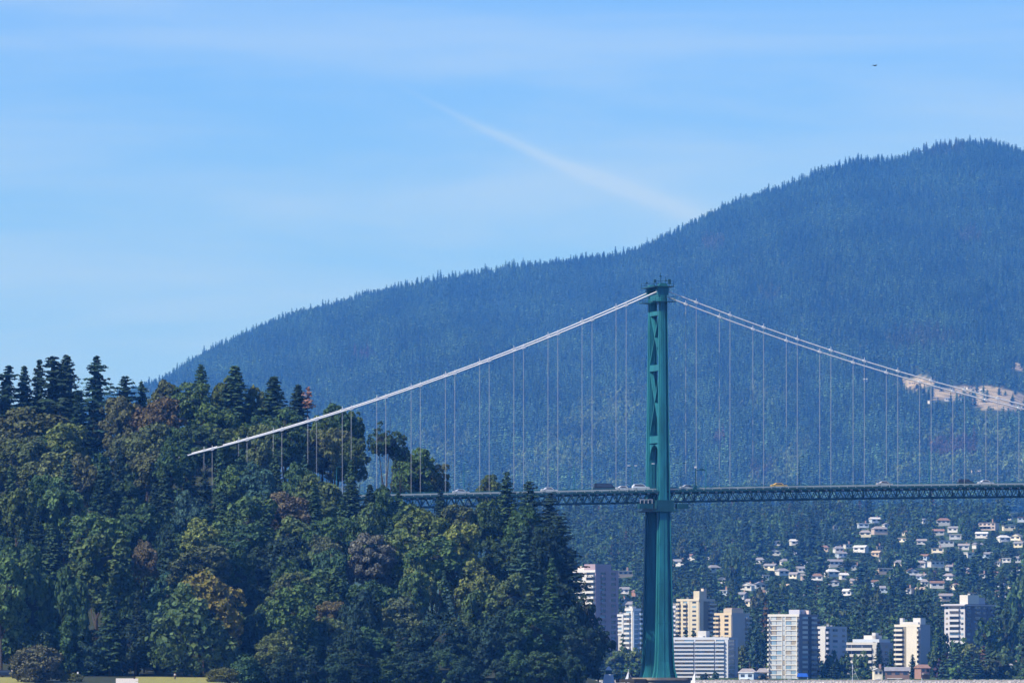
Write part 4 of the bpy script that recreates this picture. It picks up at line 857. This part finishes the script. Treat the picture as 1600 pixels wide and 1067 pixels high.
# ------------------------------------------------------------------ houses
def house(px, yb, w, wall='white', roof='grey', kind='gable', hgt=None, Y=None, label=None):
    Y = Y or far_Y(px, yb + 1); mpp = Y/F; W_ = w*mpp*.94; h = (hgt*mpp) if hgt else min(5.6, max(2.9, W_*.36)); D = min(max(W_*.6, 6), 12)
    WC = {'white': (.60, .59, .58), 'cream': (.74, .66, .50), 'grey': (.42, .44, .48), 'tan': (.50, .40, .30), 'pink': (.50, .41, .37), 'brown': (.2, .13, .1), 'blue': (.42, .5, .6), 'brick': (.33, .19, .15)}
    RC = {'grey': (.22, .22, .25), 'brown': (.2, .12, .09), 'red': (.27, .16, .13), 'mauve': (.27, .25, .26), 'pale': (.55, .55, .56), 'tan': (.42, .33, .24)}
    rz = random.uniform(-.55, .55)
    rt = empty('house', ((px-800)*mpp, Y, float(z_far(px, Y)) + .4), rz); HOUSES.append([rt, px, yb, wall, roof, kind, w, label])
    wc, rc = WC[wall], RC[roof]
    MB().box(-W_/2, W_/2, -D/2, D/2, -2, h).build('wall', M_OBJ, rt, color=wc); e = .5
    if kind == 'gable':
        rh = D*.26; MB().add([(-W_/2-e, -D/2-e, h-.1), (W_/2+e, -D/2-e, h-.1), (W_/2+e, D/2+e, h-.1), (-W_/2-e, D/2+e, h-.1), (-W_/2-e, 0, h+rh), (W_/2+e, 0, h+rh)], [(0,3,2,1), (0,1,5,4), (2,3,4,5), (1,2,5), (3,0,4)]).build('roof', M_ROOF, rt, color=rc)
    elif kind == 'front':   # gable end towards the water
        rh = W_*.24; MB().add([(-W_/2-e, -D/2-e, h-.1), (W_/2+e, -D/2-e, h-.1), (W_/2+e, D/2+e, h-.1), (-W_/2-e, D/2+e, h-.1), (0, -D/2-e, h+rh), (0, D/2+e, h+rh)], [(0,3,2,1), (1,2,5,4), (3,0,4,5)]).build('roof', M_ROOF, rt, color=rc)
        MB().add([(-W_/2, -D/2, h-.05), (W_/2, -D/2, h-.05), (0, -D/2, h+rh-.3), (-W_/2, D/2, h-.05), (W_/2, D/2, h-.05), (0, D/2, h+rh-.3)], [(0,1,2), (5,4,3), (0,2,5,3), (1,4,5,2), (0,3,4,1)]).build('gable', M_OBJ, rt, color=wc)
    elif kind == 'hip':
        rh = D*.3; k = W_*.22; MB().add([(-W_/2-e, -D/2-e, h-.1), (W_/2+e, -D/2-e, h-.1), (W_/2+e, D/2+e, h-.1), (-W_/2-e, D/2+e, h-.1), (-W_/2+k, 0, h+rh), (W_/2-k, 0, h+rh)], [(0,3,2,1), (0,1,5,4), (2,3,4,5), (1,2,5), (3,0,4)]).build('roof', M_ROOF, rt, color=rc)
    else: MB().box(-W_/2-.4, W_/2+.4, -D/2-.4, D/2+.4, h, h+.4).build('roof', M_ROOF, rt, color=rc)
    n = max(2, min(5, int(W_/3.5))); ww = W_/n*.55
    for fl in range(2 if h > 5.0 else 1):
        zz = h - 1.9 - fl*2.7
        for i in range(n):
            c_ = -W_/2 + W_*(i+.5)/n; link('window', boxmesh('window', M_GLASS, ww, .1, 1.3), rt, (c_-ww/2, -D/2-.06, zz))
    if random.random() < .4: MB().box(W_*.2, W_*.2+.9, -.4, .5, h, h + D*.26 + 1.1).build('chimney', M_OBJ, rt, color=(.35, .22, .18))
    if w > 13 and random.random() < .6: MB().box(-W_*.42, W_*.2, -D/2-1.8, -D/2-.01, h-2.9 if h > 4.6 else -.2, h-2.7 if h > 4.6 else .1).build('terrace', M_OBJ, rt, color=(.7, .7, .7))
    return rt
HOUSES = []
HL = [(1062,884,22,'white','grey','gable'),(1082,875,20,'white','brown','gable'),(1108,873,10,'white','grey','front'),(1115,893,20,'grey','grey','hip'),(1129,911,16,'white','mauve','front'),(1168,921,20,'white','pale','front'),(1187,919,18,'white','grey','front'),
(1204,890,20,'cream','grey','gable'),(1222,898,20,'white','grey','hip'),(1241,903,14,'cream','mauve','gable'),(1258,905,13,'pink','grey','gable'),(1226,922,14,'cream','tan','gable'),(1258,930,13,'white','pale','flat'),(1203,927,8,'white','grey','front'),
(1173,946,14,'cream','mauve','gable'),(1131,929,16,'blue','pale','flat'),(1243,851,18,'white','pale','gable'),(1213,851,13,'white','grey','flat'),(1267,853,8,'cream','mauve','front'),(1310,862,15,'white','grey','hip'),(1246,867,8,'grey','grey','gable'),(1305,885,24,'white','grey','gable'),
(1318,962,9,'white','grey','front'),(1160,935,14,'grey','grey','gable'),(1345,862,22,'white','pale','gable'),(1370,869,14,'tan','tan','gable'),(1324,856,12,'white','grey','flat'),(1378,877,9,'white','grey','front'),(1405,884,15,'cream','grey','hip'),(1381,896,24,'tan','pale','flat'),
(1395,903,12,'white','grey','flat'),(1336,913,14,'pink','mauve','gable'),(1382,925,15,'blue','grey','gable'),(1418,926,18,'grey','grey','flat'),(1438,927,14,'tan','tan','gable'),(1464,918,22,'white','brown','gable'),(1492,920,12,'cream','red','front'),(1478,938,22,'pink','mauve','gable'),
(1438,886,20,'white','mauve','hip'),(1462,885,24,'white','grey','flat'),(1486,891,15,'grey','mauve','gable'),(1512,896,15,'pink','mauve','hip'),(1535,903,10,'white','grey','flat'),(1517,870,20,'white','pale','flat'),(1544,871,15,'blue','grey','gable'),(1465,863,20,'cream','grey','flat'),
(1478,853,24,'white','grey','flat'),(1440,850,16,'white','mauve','gable'),(1411,846,15,'cream','tan','flat'),(1493,842,20,'grey','pale','flat'),(1534,840,20,'white','pale','gable'),(1568,846,20,'white','cream' if False else 'pale','hip'),(1592,854,15,'cream','grey','gable'),(1573,878,14,'white','pale','flat'),(1591,878,10,'grey','grey','gable'),
(1560,884,9,'white','grey','front'),(1374,834,24,'pink','mauve','hip'),(1414,836,8,'cream','red','front'),(1444,817,10,'white','grey','front'),(1466,835,18,'white','red','gable'),(1506,858,18,'white','mauve','gable'),(1545,827,30,'pink','mauve','flat'),(1576,828,20,'cream','mauve','flat'),
(1595,797,10,'white','grey','gable'),(1305,827,7,'white','grey','front'),(1578,811,8,'white','grey','flat'),(875,793,9,'white','grey','flat'),(917,789,12,'white','pale','gable'),(944,775,8,'white','mauve','hip'),(958,785,9,'cream','grey','gable'),(1108,795,5,'white','grey','flat'),
(975,901,26,'tan','pale','flat'),(975,927,16,'white','grey','gable'),(994,930,10,'brick','red','front'),(973,945,7,'white','grey','gable'),(985,951,14,'grey','grey','hip'),(1091,752,16,'pink','tan','flat'),(1525,739,16,'cream','pale','flat'),(1597,723,12,'white','grey','front'),
(1352,596,10,'white','pale','gable'),(1455,629,10,'white','pale','flat'),(1482,626,12,'white','grey','gable'),(1502,624,9,'white','pale','flat'),(1515,608,10,'white','grey','flat'),(1535,612,9,'grey','pale','gable'),(1425,601,10,'tan','pale','flat'),(1594,640,10,'tan','mauve','gable'),
(948,1000,16,'grey','grey','gable'),(962,1012,14,'cream','grey','hip'),(960,1032,16,'grey','mauve','gable'),(1590,1012,8,'white','grey','front'),(1585,1050,10,'white','grey','gable')]
gh = random.Random(11); tries = 0
while len(HL) < 135 and tries < 4000:
    tries += 1; px = gh.uniform(1180, 1604); yb = gh.uniform(815, 935) if px > 1330 else gh.uniform(860, 935)
    if all(abs(px - q[0]) > (q[2] + 12)/2 + 2 or abs(yb - q[1]) > 8 for q in HL): HL.append((px, yb, gh.uniform(10, 22), gh.choice(['white', 'white', 'cream', 'grey', 'grey', 'tan', 'blue']), gh.choice(['grey', 'mauve', 'pale', 'grey', 'brown']), gh.choice(['gable', 'hip', 'flat', 'gable', 'front'])))
for q in HL: house(*q)
# shore houses
for px, yb, w_, wl, rf, kd, hg, Y, lb in ((1170, 1058, 26, 'blue', 'pale', 'flat', 9, 3930, 'long white low shed in front of two gabled roofs on the shore'), (1168, 1052, 30, 'tan', 'mauve', 'hip', 9, 3960, 'brown hip roofed house behind the white shore shed'),
    (1192, 1050, 20, 'tan', 'mauve', 'hip', 9, 3975, 'second brown roofed house, next to the tall white tower'), (1371, 1070, 14, 'cream', 'pale', 'front', 14, 3915, 'pale gable fronted boathouse on the shore'), (1402, 1070, 40, 'brown', 'grey', 'gable', 12, 3945, 'dark long house with grey roof right of the boathouse'),
    (1441, 1062, 17, 'brick', 'red', 'gable', 16, 3960, 'small brick building with a red roof on the shore'), (1462, 1016, 20, 'tan', 'red', 'flat', 7, 4250, 'low tan building beside the grey slab tower')):
    house(px, yb, w_, wl, rf, kd, hg, Y, lb)

# ------------------------------------------------------------------ trees in the far town
FB = [broadleaf('crown', nb=26, per=38, leaf=0.85, lop=.35, seed=s) for s in (51, 52, 53)]
FC = [conifer('crown', lev=17, br=6, leaf=0.8, seed=s, steps=4, Rm=4.8, power=pw) for s, pw in ((61, .8), (62, .65))]
TOWN = []
for i, (px, yb, w_, h_, kd, cl_, Y) in enumerate([(1183, 1040, 34, 50, 'broad', 'blue green', 4020), (1172, 1032, 24, 52, 'conifer', 'dark green', 4080), (1195, 1030, 28, 46, 'conifer', 'deep green', 4100), (1158, 1040, 20, 30, 'broad', 'olive green', 4010),
  (1296, 1066, 34, 46, 'broad', 'mid green', 3990), (1275, 1062, 24, 60, 'conifer', 'dark green', 4010), (1318, 1064, 34, 40, 'broad', 'deep green', 3980), (1345, 1064, 34, 44, 'broad', 'mid green', 3960), (1373, 1050, 22, 46, 'conifer', 'dark green', 3985),
  (1392, 1054, 18, 40, 'conifer', 'deep green', 3985), (1426, 1062, 20, 38, 'conifer', 'dark green', 3970), (1460, 1064, 30, 50, 'broad', 'mid green', 3990), (1478, 1067, 40, 44, 'broad', 'purple', 3960), (1520, 1066, 60, 56, 'broad', 'olive green', 3975),
  (1560, 1068, 54, 52, 'broad', 'olive green', 3965), (1500, 1050, 40, 50, 'broad', 'mid green', 4060), (1542, 1030, 40, 60, 'broad', 'deep green', 4150), (1575, 1030, 40, 70, 'broad', 'deep green', 4180), (1590, 1000, 40, 80, 'broad', 'mid green', 4250), (1470, 1035, 36, 50, 'broad', 'deep green', 4120),
  (1490, 1020, 30, 44, 'broad', 'mid green', 4200), (1395, 975, 34, 60, 'conifer', 'dark green', 4360), (1410, 965, 30, 70, 'conifer', 'dark green', 4420), (1370, 985, 36, 60, 'broad', 'brownish green', 4330), (1350, 975, 34, 60, 'broad', 'mid green', 4380), (1440, 975, 30, 60, 'broad', 'mid green', 4400),
  (1565, 985, 30, 90, 'conifer', 'dark green', 4330), (1585, 960, 36, 90, 'conifer', 'deep green', 4420), (1600, 975, 36, 80, 'broad', 'mid green', 4360), (1335, 1000, 30, 50, 'broad', 'deep green', 4200), (1190, 985, 40, 60, 'broad', 'brownish green', 4330), (1205, 965, 30, 60, 'conifer', 'deep green', 4420),
  (1292, 965, 34, 70, 'conifer', 'deep green', 4420), (1312, 975, 30, 60, 'conifer', 'blue green', 4400), (1263, 940, 30, 60, 'conifer', 'deep green', 4500), (965, 1048, 50, 34, 'broad', 'olive green', 3960), (990, 1050, 40, 36, 'broad', 'yellowish green', 3975), (1010, 1050, 40, 40, 'broad', 'olive green', 3985),
  (1225, 960, 26, 50, 'broad', 'mid green', 4450), (1100, 1064, 16, 12, 'broad', 'dark green', 3935), (1118, 1063, 14, 14, 'broad', 'deep green', 3935), (1250, 890, 26, 70, 'conifer', 'dark green', 4700), (1268, 885, 30, 80, 'conifer', 'dark green', 4750), (1185, 880, 30, 80, 'conifer', 'deep green', 4760), (1165, 875, 30, 76, 'conifer', 'dark green', 4780),
  (1280, 905, 30, 80, 'conifer', 'deep green', 4660), (1530, 895, 30, 50, 'conifer', 'deep green', 4700), (1548, 930, 34, 60, 'conifer', 'deep green', 4560), (1520, 930, 34, 60, 'conifer', 'blue green', 4560), (1500, 905, 30, 50, 'conifer', 'blue green', 4660), (1400, 935, 40, 50, 'broad', 'mid green', 4520), (1345, 940, 40, 60, 'conifer', 'blue green', 4500), (1090, 905, 30, 66, 'conifer', 'blue green', 4640), (1072, 925, 30, 70, 'conifer', 'dark green', 4560), (1145, 925, 30, 60, 'broad', 'mid green', 4560)]):
    if Y >= 4200: Y = far_Y(px, yb)
    tree(px, yb - h_, w_, h_, kd, cl_, Y, zone='far', me=(random.choice(FB) if kd == 'broad' else random.choice(FC)))

# the wood beyond counting: hillside and mountain trees as instances
def far_tint(px, py, Y):
    r = rng.random(); c = np.array([0.030, 0.058, 0.028]) * rng.uniform(.6, 1.8); bro = rng.random() < (0.12 if Y < 7600 else 0.015)
    zone = math.sin(px*0.021 + 1) + math.sin(px*0.0077 + py*0.02) + 0.8*math.sin(py*0.05 + px*0.033)
    if Y > 7600 and 610 < py < 775 and zone > 0.35 + (0 if py > 680 else .7):
        bro = rng.random() < 0.75
        if bro: c = np.array([0.065, 0.088, 0.034]) * rng.uniform(.6, 1.5)
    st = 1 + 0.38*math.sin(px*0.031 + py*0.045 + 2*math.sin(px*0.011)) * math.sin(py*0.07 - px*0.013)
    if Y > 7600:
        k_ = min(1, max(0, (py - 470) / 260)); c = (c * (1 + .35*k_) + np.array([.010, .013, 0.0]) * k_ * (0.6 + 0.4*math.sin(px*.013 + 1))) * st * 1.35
    else: c = c * 1.2
    if Y <= 7600 and bro: c = np.array([0.075, 0.095, 0.035]) * rng.uniform(.6, 1.3)
    if Y < 7600:
        if rng.random() < .45: bro = True; c = np.array([0.06, 0.105, 0.036]) * rng.uniform(.7, 1.6)
    if Y < 7600 and rng.random() < .012: c = np.array([.11, .065, .04])
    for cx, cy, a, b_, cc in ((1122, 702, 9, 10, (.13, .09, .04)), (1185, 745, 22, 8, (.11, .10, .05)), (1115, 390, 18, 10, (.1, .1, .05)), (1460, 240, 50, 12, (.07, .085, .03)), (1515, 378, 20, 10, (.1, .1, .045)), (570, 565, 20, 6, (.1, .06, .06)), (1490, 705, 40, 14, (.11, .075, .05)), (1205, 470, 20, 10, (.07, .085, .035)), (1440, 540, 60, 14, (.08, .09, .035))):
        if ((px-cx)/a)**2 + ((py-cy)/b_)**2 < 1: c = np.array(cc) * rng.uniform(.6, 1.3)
    return c, bro
def build_far():
    pts = []; sc = []; tn = []; ix = []; rot = []
    def add(px, Y, h, w, c, i): 
        pts.append(((px-800)/F*Y, Y, float(z_far(px, Y)) - .5)); sc.append((w, w, h)); tn.append((*c, 1)); ix.append(i); rot.append(rng.uniform(0, 6.28))
    # mountain: rows of trees all the way up, so the canopy stays closed
    Yr = Y_M - 300.0
    while Yr < Y_R + 70:
        x = -60 + rng.uniform(0, 5); step = 8.6 * F / Yr
        while x < 1670:
            px = x + rng.uniform(-2, 2); Y = Yr + rng.uniform(-20, 20); x += step * rng.uniform(.7, 1.3)
            py = HOR - float(s_far(px, min(Y, Y_R)))
            if px < 560 and py > 760: continue
            h = rng.uniform(17, 34) * (1.25 if rng.random() < .08 else 1) * (.78 if Y > Y_R - 700 else 1); ph = h * F / Y * .9
            if min(in_clear(px, py + 2), in_clear(px, py - ph*.4), in_clear(px, py - ph*.8)) < 1: 
                if rng.random() < .80: continue
                h *= .45
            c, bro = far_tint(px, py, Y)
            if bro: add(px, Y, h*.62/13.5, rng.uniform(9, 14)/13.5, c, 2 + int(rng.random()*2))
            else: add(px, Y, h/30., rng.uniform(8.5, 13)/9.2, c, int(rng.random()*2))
        Yr += 50 if Yr < Y_R - 600 else 34
    for Yr in (7500, 7600, 7700, 7850):     # the crest of the town slope
        x = 840.0
        while x < 1670:
            px = x; Y = Yr + rng.uniform(-30, 30); x += rng.uniform(8, 16); c, bro = far_tint(px, 800, 7000)
            if any(abs(px - a[1]) < a[6]/2 + 4 and a[2] < 822 for a in HOUSES): continue
            h = rng.uniform(12, 22); add(px, Y, h/30. if not bro else h*.7/13.5, .85, c, int(rng.random()*2) + (2 if bro else 0))
    # town slope
    k = 0
    while k < 11000:
        Y = rng.uniform(3925, 7650); px = rng.uniform(720, 1660); k += 1
        py = HOR - float(s_far(px, Y)); h = rng.uniform(7, 16) * (1.6 if rng.random() < .22 else 1) * (0.8 if Y < 4300 else 1); ph = h / Y * F
        ok = True
        for a in HOUSES:
            hw_ = a[6]/2 + 4
            if abs(px - a[1]) < hw_ and -4 < py - a[2] < ph*1.3 + 2:
                if py - a[2] < 3: ok = False; break
                ph = min(ph, (py - a[2]) / 1.25); h = ph * Y / F
        for (l, r_, t_, b_, yb_) in BL:
            if l - 4 < px < r_ + 4 and Y < yb_ + 40 and py - ph < b_ - 8: ok = False; break
        if not ok or h < 2.5: continue
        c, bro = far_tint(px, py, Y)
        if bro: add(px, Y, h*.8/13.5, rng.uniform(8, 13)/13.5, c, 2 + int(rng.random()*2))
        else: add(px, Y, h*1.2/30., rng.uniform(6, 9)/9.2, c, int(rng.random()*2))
    return pts, sc, tn, ix, rot
pts, sc_, tn, ix, rot = build_far()
def lowcon(seed):
    me_ = conifer('far_conifer', lev=9, br=5, leaf=1.3, seed=seed, steps=2, Rm=4.6, m=M_LEAFI, power=.8); return me_
def lowbro(seed): 
    me_ = broadleaf('far_broadleaf', nb=22, per=26, leaf=1.05, lop=.3, seed=seed, m=M_LEAFI)
    me_.transform(Matrix.Translation((0, 0, 6))); return me_
protos = [bpy.data.objects.new('far_tree', m) for m in (lowcon(71), lowcon(72), lowbro(73), lowbro(74))]
pm_ = bpy.data.meshes.new('forest'); pm_.from_pydata(pts, [], [])
def attr(nm, ty, data, key):
    a = pm_.attributes.new(nm, ty, 'POINT'); a.data.foreach_set(key, np.array(data, dtype=np.int32 if ty == 'INT' else np.float32).ravel())
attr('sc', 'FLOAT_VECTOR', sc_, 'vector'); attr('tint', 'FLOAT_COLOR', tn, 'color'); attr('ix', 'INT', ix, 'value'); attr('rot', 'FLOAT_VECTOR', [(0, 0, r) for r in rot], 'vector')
fo = link('forest', pm_); tag(fo, 'dense conifer forest and garden trees covering the mountainside and far town', 'forest', kind='stuff')
ng = bpy.data.node_groups.new('far_forest', 'GeometryNodeTree'); ng.interface.new_socket('Geometry', in_out='INPUT', socket_type='NodeSocketGeometry'); ng.interface.new_socket('Geometry', in_out='OUTPUT', socket_type='NodeSocketGeometry')
gi = ng.nodes.new('NodeGroupInput'); go = ng.nodes.new('NodeGroupOutput'); iop = ng.nodes.new('GeometryNodeInstanceOnPoints'); gj = ng.nodes.new('GeometryNodeJoinGeometry')
for p in reversed(protos):
    oi = ng.nodes.new('GeometryNodeObjectInfo'); oi.inputs['Object'].default_value = p; oi.inputs['As Instance'].default_value = True; ng.links.new(oi.outputs['Geometry'], gj.inputs[0])
def na(nm, ty):
    n = ng.nodes.new('GeometryNodeInputNamedAttribute'); n.data_type = ty; n.inputs[0].default_value = nm; return n.outputs[0]
ng.links.new(gi.outputs[0], iop.inputs['Points']); ng.links.new(gj.outputs[0], iop.inputs['Instance']); iop.inputs['Pick Instance'].default_value = True
ng.links.new(na('ix', 'INT'), iop.inputs['Instance Index']); ng.links.new(na('sc', 'FLOAT_VECTOR'), iop.inputs['Scale'])
ng.links.new(na('rot', 'FLOAT_VECTOR'), iop.inputs['Rotation']); ng.links.new(iop.outputs[0], go.inputs[0])
gm = fo.modifiers.new('scatter', 'NODES'); gm.node_group = ng
print('far trees', len(pts), 'near+town trees', len(TREES))

# ------------------------------------------------------------------ shore: sea wall, boulders, boats
sw = MB()
for px in range(940, 1640, 3):
    Y = 3876; X0 = (px-800)/F*Y; X1 = (px+2.85-800)/F*Y; sw.box(X0, X1, Y, Y+2.5, 1.0, 3.35 + random.uniform(-.25, .25))
tag(sw.build('sea_wall', mat('sea_wall_stone', (.42, .39, .36), .9, var=.4, scale=.15)), 'pale stone sea wall running along the far shore', 'wall')
rk = MB(); g_ = np.random.default_rng(5)
for k in range(700):
    px = g_.uniform(930, 1640); Y = g_.uniform(3858, 3875); r = g_.uniform(.4, 1.1); X = (px-800)/F*Y; z = float(z_far(px, Y))
    rk.add([(X + v[0]*r*g_.uniform(.7, 1.3), Y + v[1]*r, z + v[2]*r*.7) for v in ((1,0,0),(-1,0,0),(0,1,0),(0,-1,0),(0,0,1),(0,0,-1))], [(0,2,4),(2,1,4),(1,3,4),(3,0,4),(2,0,5),(1,2,5),(3,1,5),(0,3,5)])
tag(rk.build('boulders', mat('beach_boulders', (.34, .32, .3), .9, var=.5, scale=.3)), 'grey and pale boulders along the far beach', 'rocks', kind='stuff')
def boat(px, Y, hpx, label, sail=True):
    b0 = Vector(((px-800)/F*Y, Y, 0)); rt = empty('sailboat', b0, random.uniform(-.4, .4)); tag(rt, label, 'sailboat', 'sailing boats off the far shore'); h = EYE + (HOR - hpx)/F*Y
    L_ = h*.75; prof = [(-L_/2, 1.1), (-L_*.45, -.2), (L_*.35, -.2), (L_/2, 1.3)]
    MB().prism(prof, -.8, .8).build('hull', mat('gelcoat', (.8, .8, .8), .3), rt); MB().tube([(0, 0, .8), (0, 0, h)], .09, 6).build('mast', M_CABLE, rt)
    if sail: MB().prism([(-.1, 1.6), (-.1, h*.96), (-L_*.4, 1.7)], -.04, .04).build('sail', mat('sailcloth', (.85, .86, .88), .8), rt)
    MB().tube([(0, 0, h*.95), (L_*.48, 0, 1.3)], .04, 4).build('stay', M_CABLE, rt)
boat(982, 3800, 1047, 'small sailboat with a white sail left of the bridge pier'); boat(1086, 3790, 1048, 'small white sailboat just right of the bridge pier')
boat(1332, 3780, 1038, 'sailboat with a tall bare mast before the shore trees', False); boat(1440, 3800, 1058, 'small low sailboat near the brick shore building', False)
fp = empty('flagpole', P(971, 1066, 3900)); tag(fp, 'thin dark pole on the shore left of the small sailboat', 'pole'); MB().tube([(0, 0, -1), (0, 0, 5.5)], .14, 6).build('shaft', M_STEELD, fp); MB().box(-.6, .6, -.1, .1, 5.0, 5.6).build('cap', M_STEELD, fp)
cv = empty('canopy', P(1254, 1062, 3940)); tag(cv, 'bright blue awning at the foot of the tall white tower', 'awning'); MB().prism([(-2.6, 1.6), (2.6, 1.6), (2.0, 3.2), (-2.0, 3.2)], -2, 2).build('cloth', mat('blue_canvas', (.03, .16, .75), .7), cv)
for x in (-2.3, 2.3): MB().box(x-.08, x+.08, -1.8, -1.64, -1, 1.6).build('leg', M_CABLE, cv)

# ------------------------------------------------------------------ labels for the remaining trees and houses
def place_word(px, py, lx, ly):
    dx, dy = px - lx, py - ly
    if abs(dx) > abs(dy) * 1.1: return 'right of' if dx > 0 else 'left of'
    return 'below' if dy > 0 else 'above'
SHORT = {}
def short(lb):
    ws = lb.split(); cut = []
    for w_ in ws:
        if w_ in ('with', 'on', 'at', 'by', 'beside', 'below', 'above', 'left', 'right', 'in', 'against', 'behind', 'between', 'before', 'of', 'where', 'reaching', 'standing', 'covering', 'rising', 'under', 'just', 'peeping', 'touching', 'joined', 'two', 'low', 'directly', 'next', 'squeezed', 'mid', 'hiding', 'cut', 'up', 'first', 'partly', 'lowest') and len(cut) >= 3: break
        cut.append(w_)
    return ' '.join(cut[:5]).rstrip(',')
LMN = [(short(l), x, y_) for l, x, y_ in LM]
cnt = {}
for s_, _, _ in LMN: cnt[s_] = cnt.get(s_, 0) + 1
LMN = [q for q in LMN if cnt[q[0]] == 1]
def relabel(items, noun, getcol):
    made = {}
    for it in items:
        root, px, py = it[0], it[1], it[2]
        near = sorted(LMN, key=lambda q: (q[1]-px)**2 + (q[2]-py)**2)
        q = near[0]
        base = f"{getcol(it)} {place_word(px, py, q[1], q[2])} the {q[0]}"
        made.setdefault(base, []).append((it, q, near))
    for base, lst in made.items():
        if len(lst) == 1: lst[0][0][0]['label'] = base; continue
        # order them by distance from the landmark
        lst.sort(key=lambda z: (z[0][1]-z[1][1])**2 + (z[0][2]-z[1][2])**2)
        words = ['nearest', 'next', 'third', 'fourth', 'fifth', 'sixth', 'seventh', 'eighth', 'ninth', 'tenth']
        for k, z in enumerate(lst):
            z[0][0]['label'] = f"{words[min(k, 9)]} {base}"[:140] if k else f"nearest {base}"
auto = [t_ for t_ in TREES if not t_[7]]
for t_ in auto: t_[0]['group'] = 'trees of the wooded headland' if t_[6] == 'near' else 'trees among the far town'
relabel(auto, 'tree', lambda it: f"{it[4]} {it[3]}")
for h_ in HOUSES:
    h_[0]['category'] = 'house'; h_[0]['group'] = 'houses on the far hillside'
    if h_[7]: h_[0]['label'] = h_[7]; LMN.append((short(h_[7]), h_[1], h_[2]))
ROOFW = {'gable': 'gabled', 'front': 'front gabled', 'hip': 'hip roofed', 'flat': 'flat roofed'}
LMN = [q for q in LMN if q[1] > 880 and q[2] > 850 and 'tree' not in q[0] and 'conifer' not in q[0]] + [('yellow taxi on the deck', 1217, 757), ('dark van on the deck', 944, 762), ('tan clearing on the mountain', 1560, 622), ('pale car on the deck', 1382, 756), ('dark car on the deck', 1509, 752)]
relabel([h for h in HOUSES if not h[7]], 'house', lambda it: f"{it[3]} {ROOFW[it[5]]} house ({it[4]} roof)".replace('(', 'with ').replace(')', ''))

# ------------------------------------------------------------------ air
hz = MB().box(-8000, 8000, -3000, 23500, -8, 1270)
hm = bpy.data.materials.new('haze_air'); hm.use_nodes = True; t = hm.node_tree; t.nodes.clear()
vo = t.nodes.new('ShaderNodeVolumePrincipled'); ou = t.nodes.new('ShaderNodeOutputMaterial'); t.links.new(vo.outputs[0], ou.inputs['Volume'])
vo.inputs['Color'].default_value = (0.075, 0.33, 1.0, 1); vo.inputs['Density'].default_value = 0.000040; vo.inputs['Anisotropy'].default_value = 0.0
vo.inputs['Absorption Color'].default_value = (1, 1, 1, 1)
hzo = hz.build('haze', hm); tag(hzo, 'blue haze of the air between the camera and the mountain', kind='stuff')
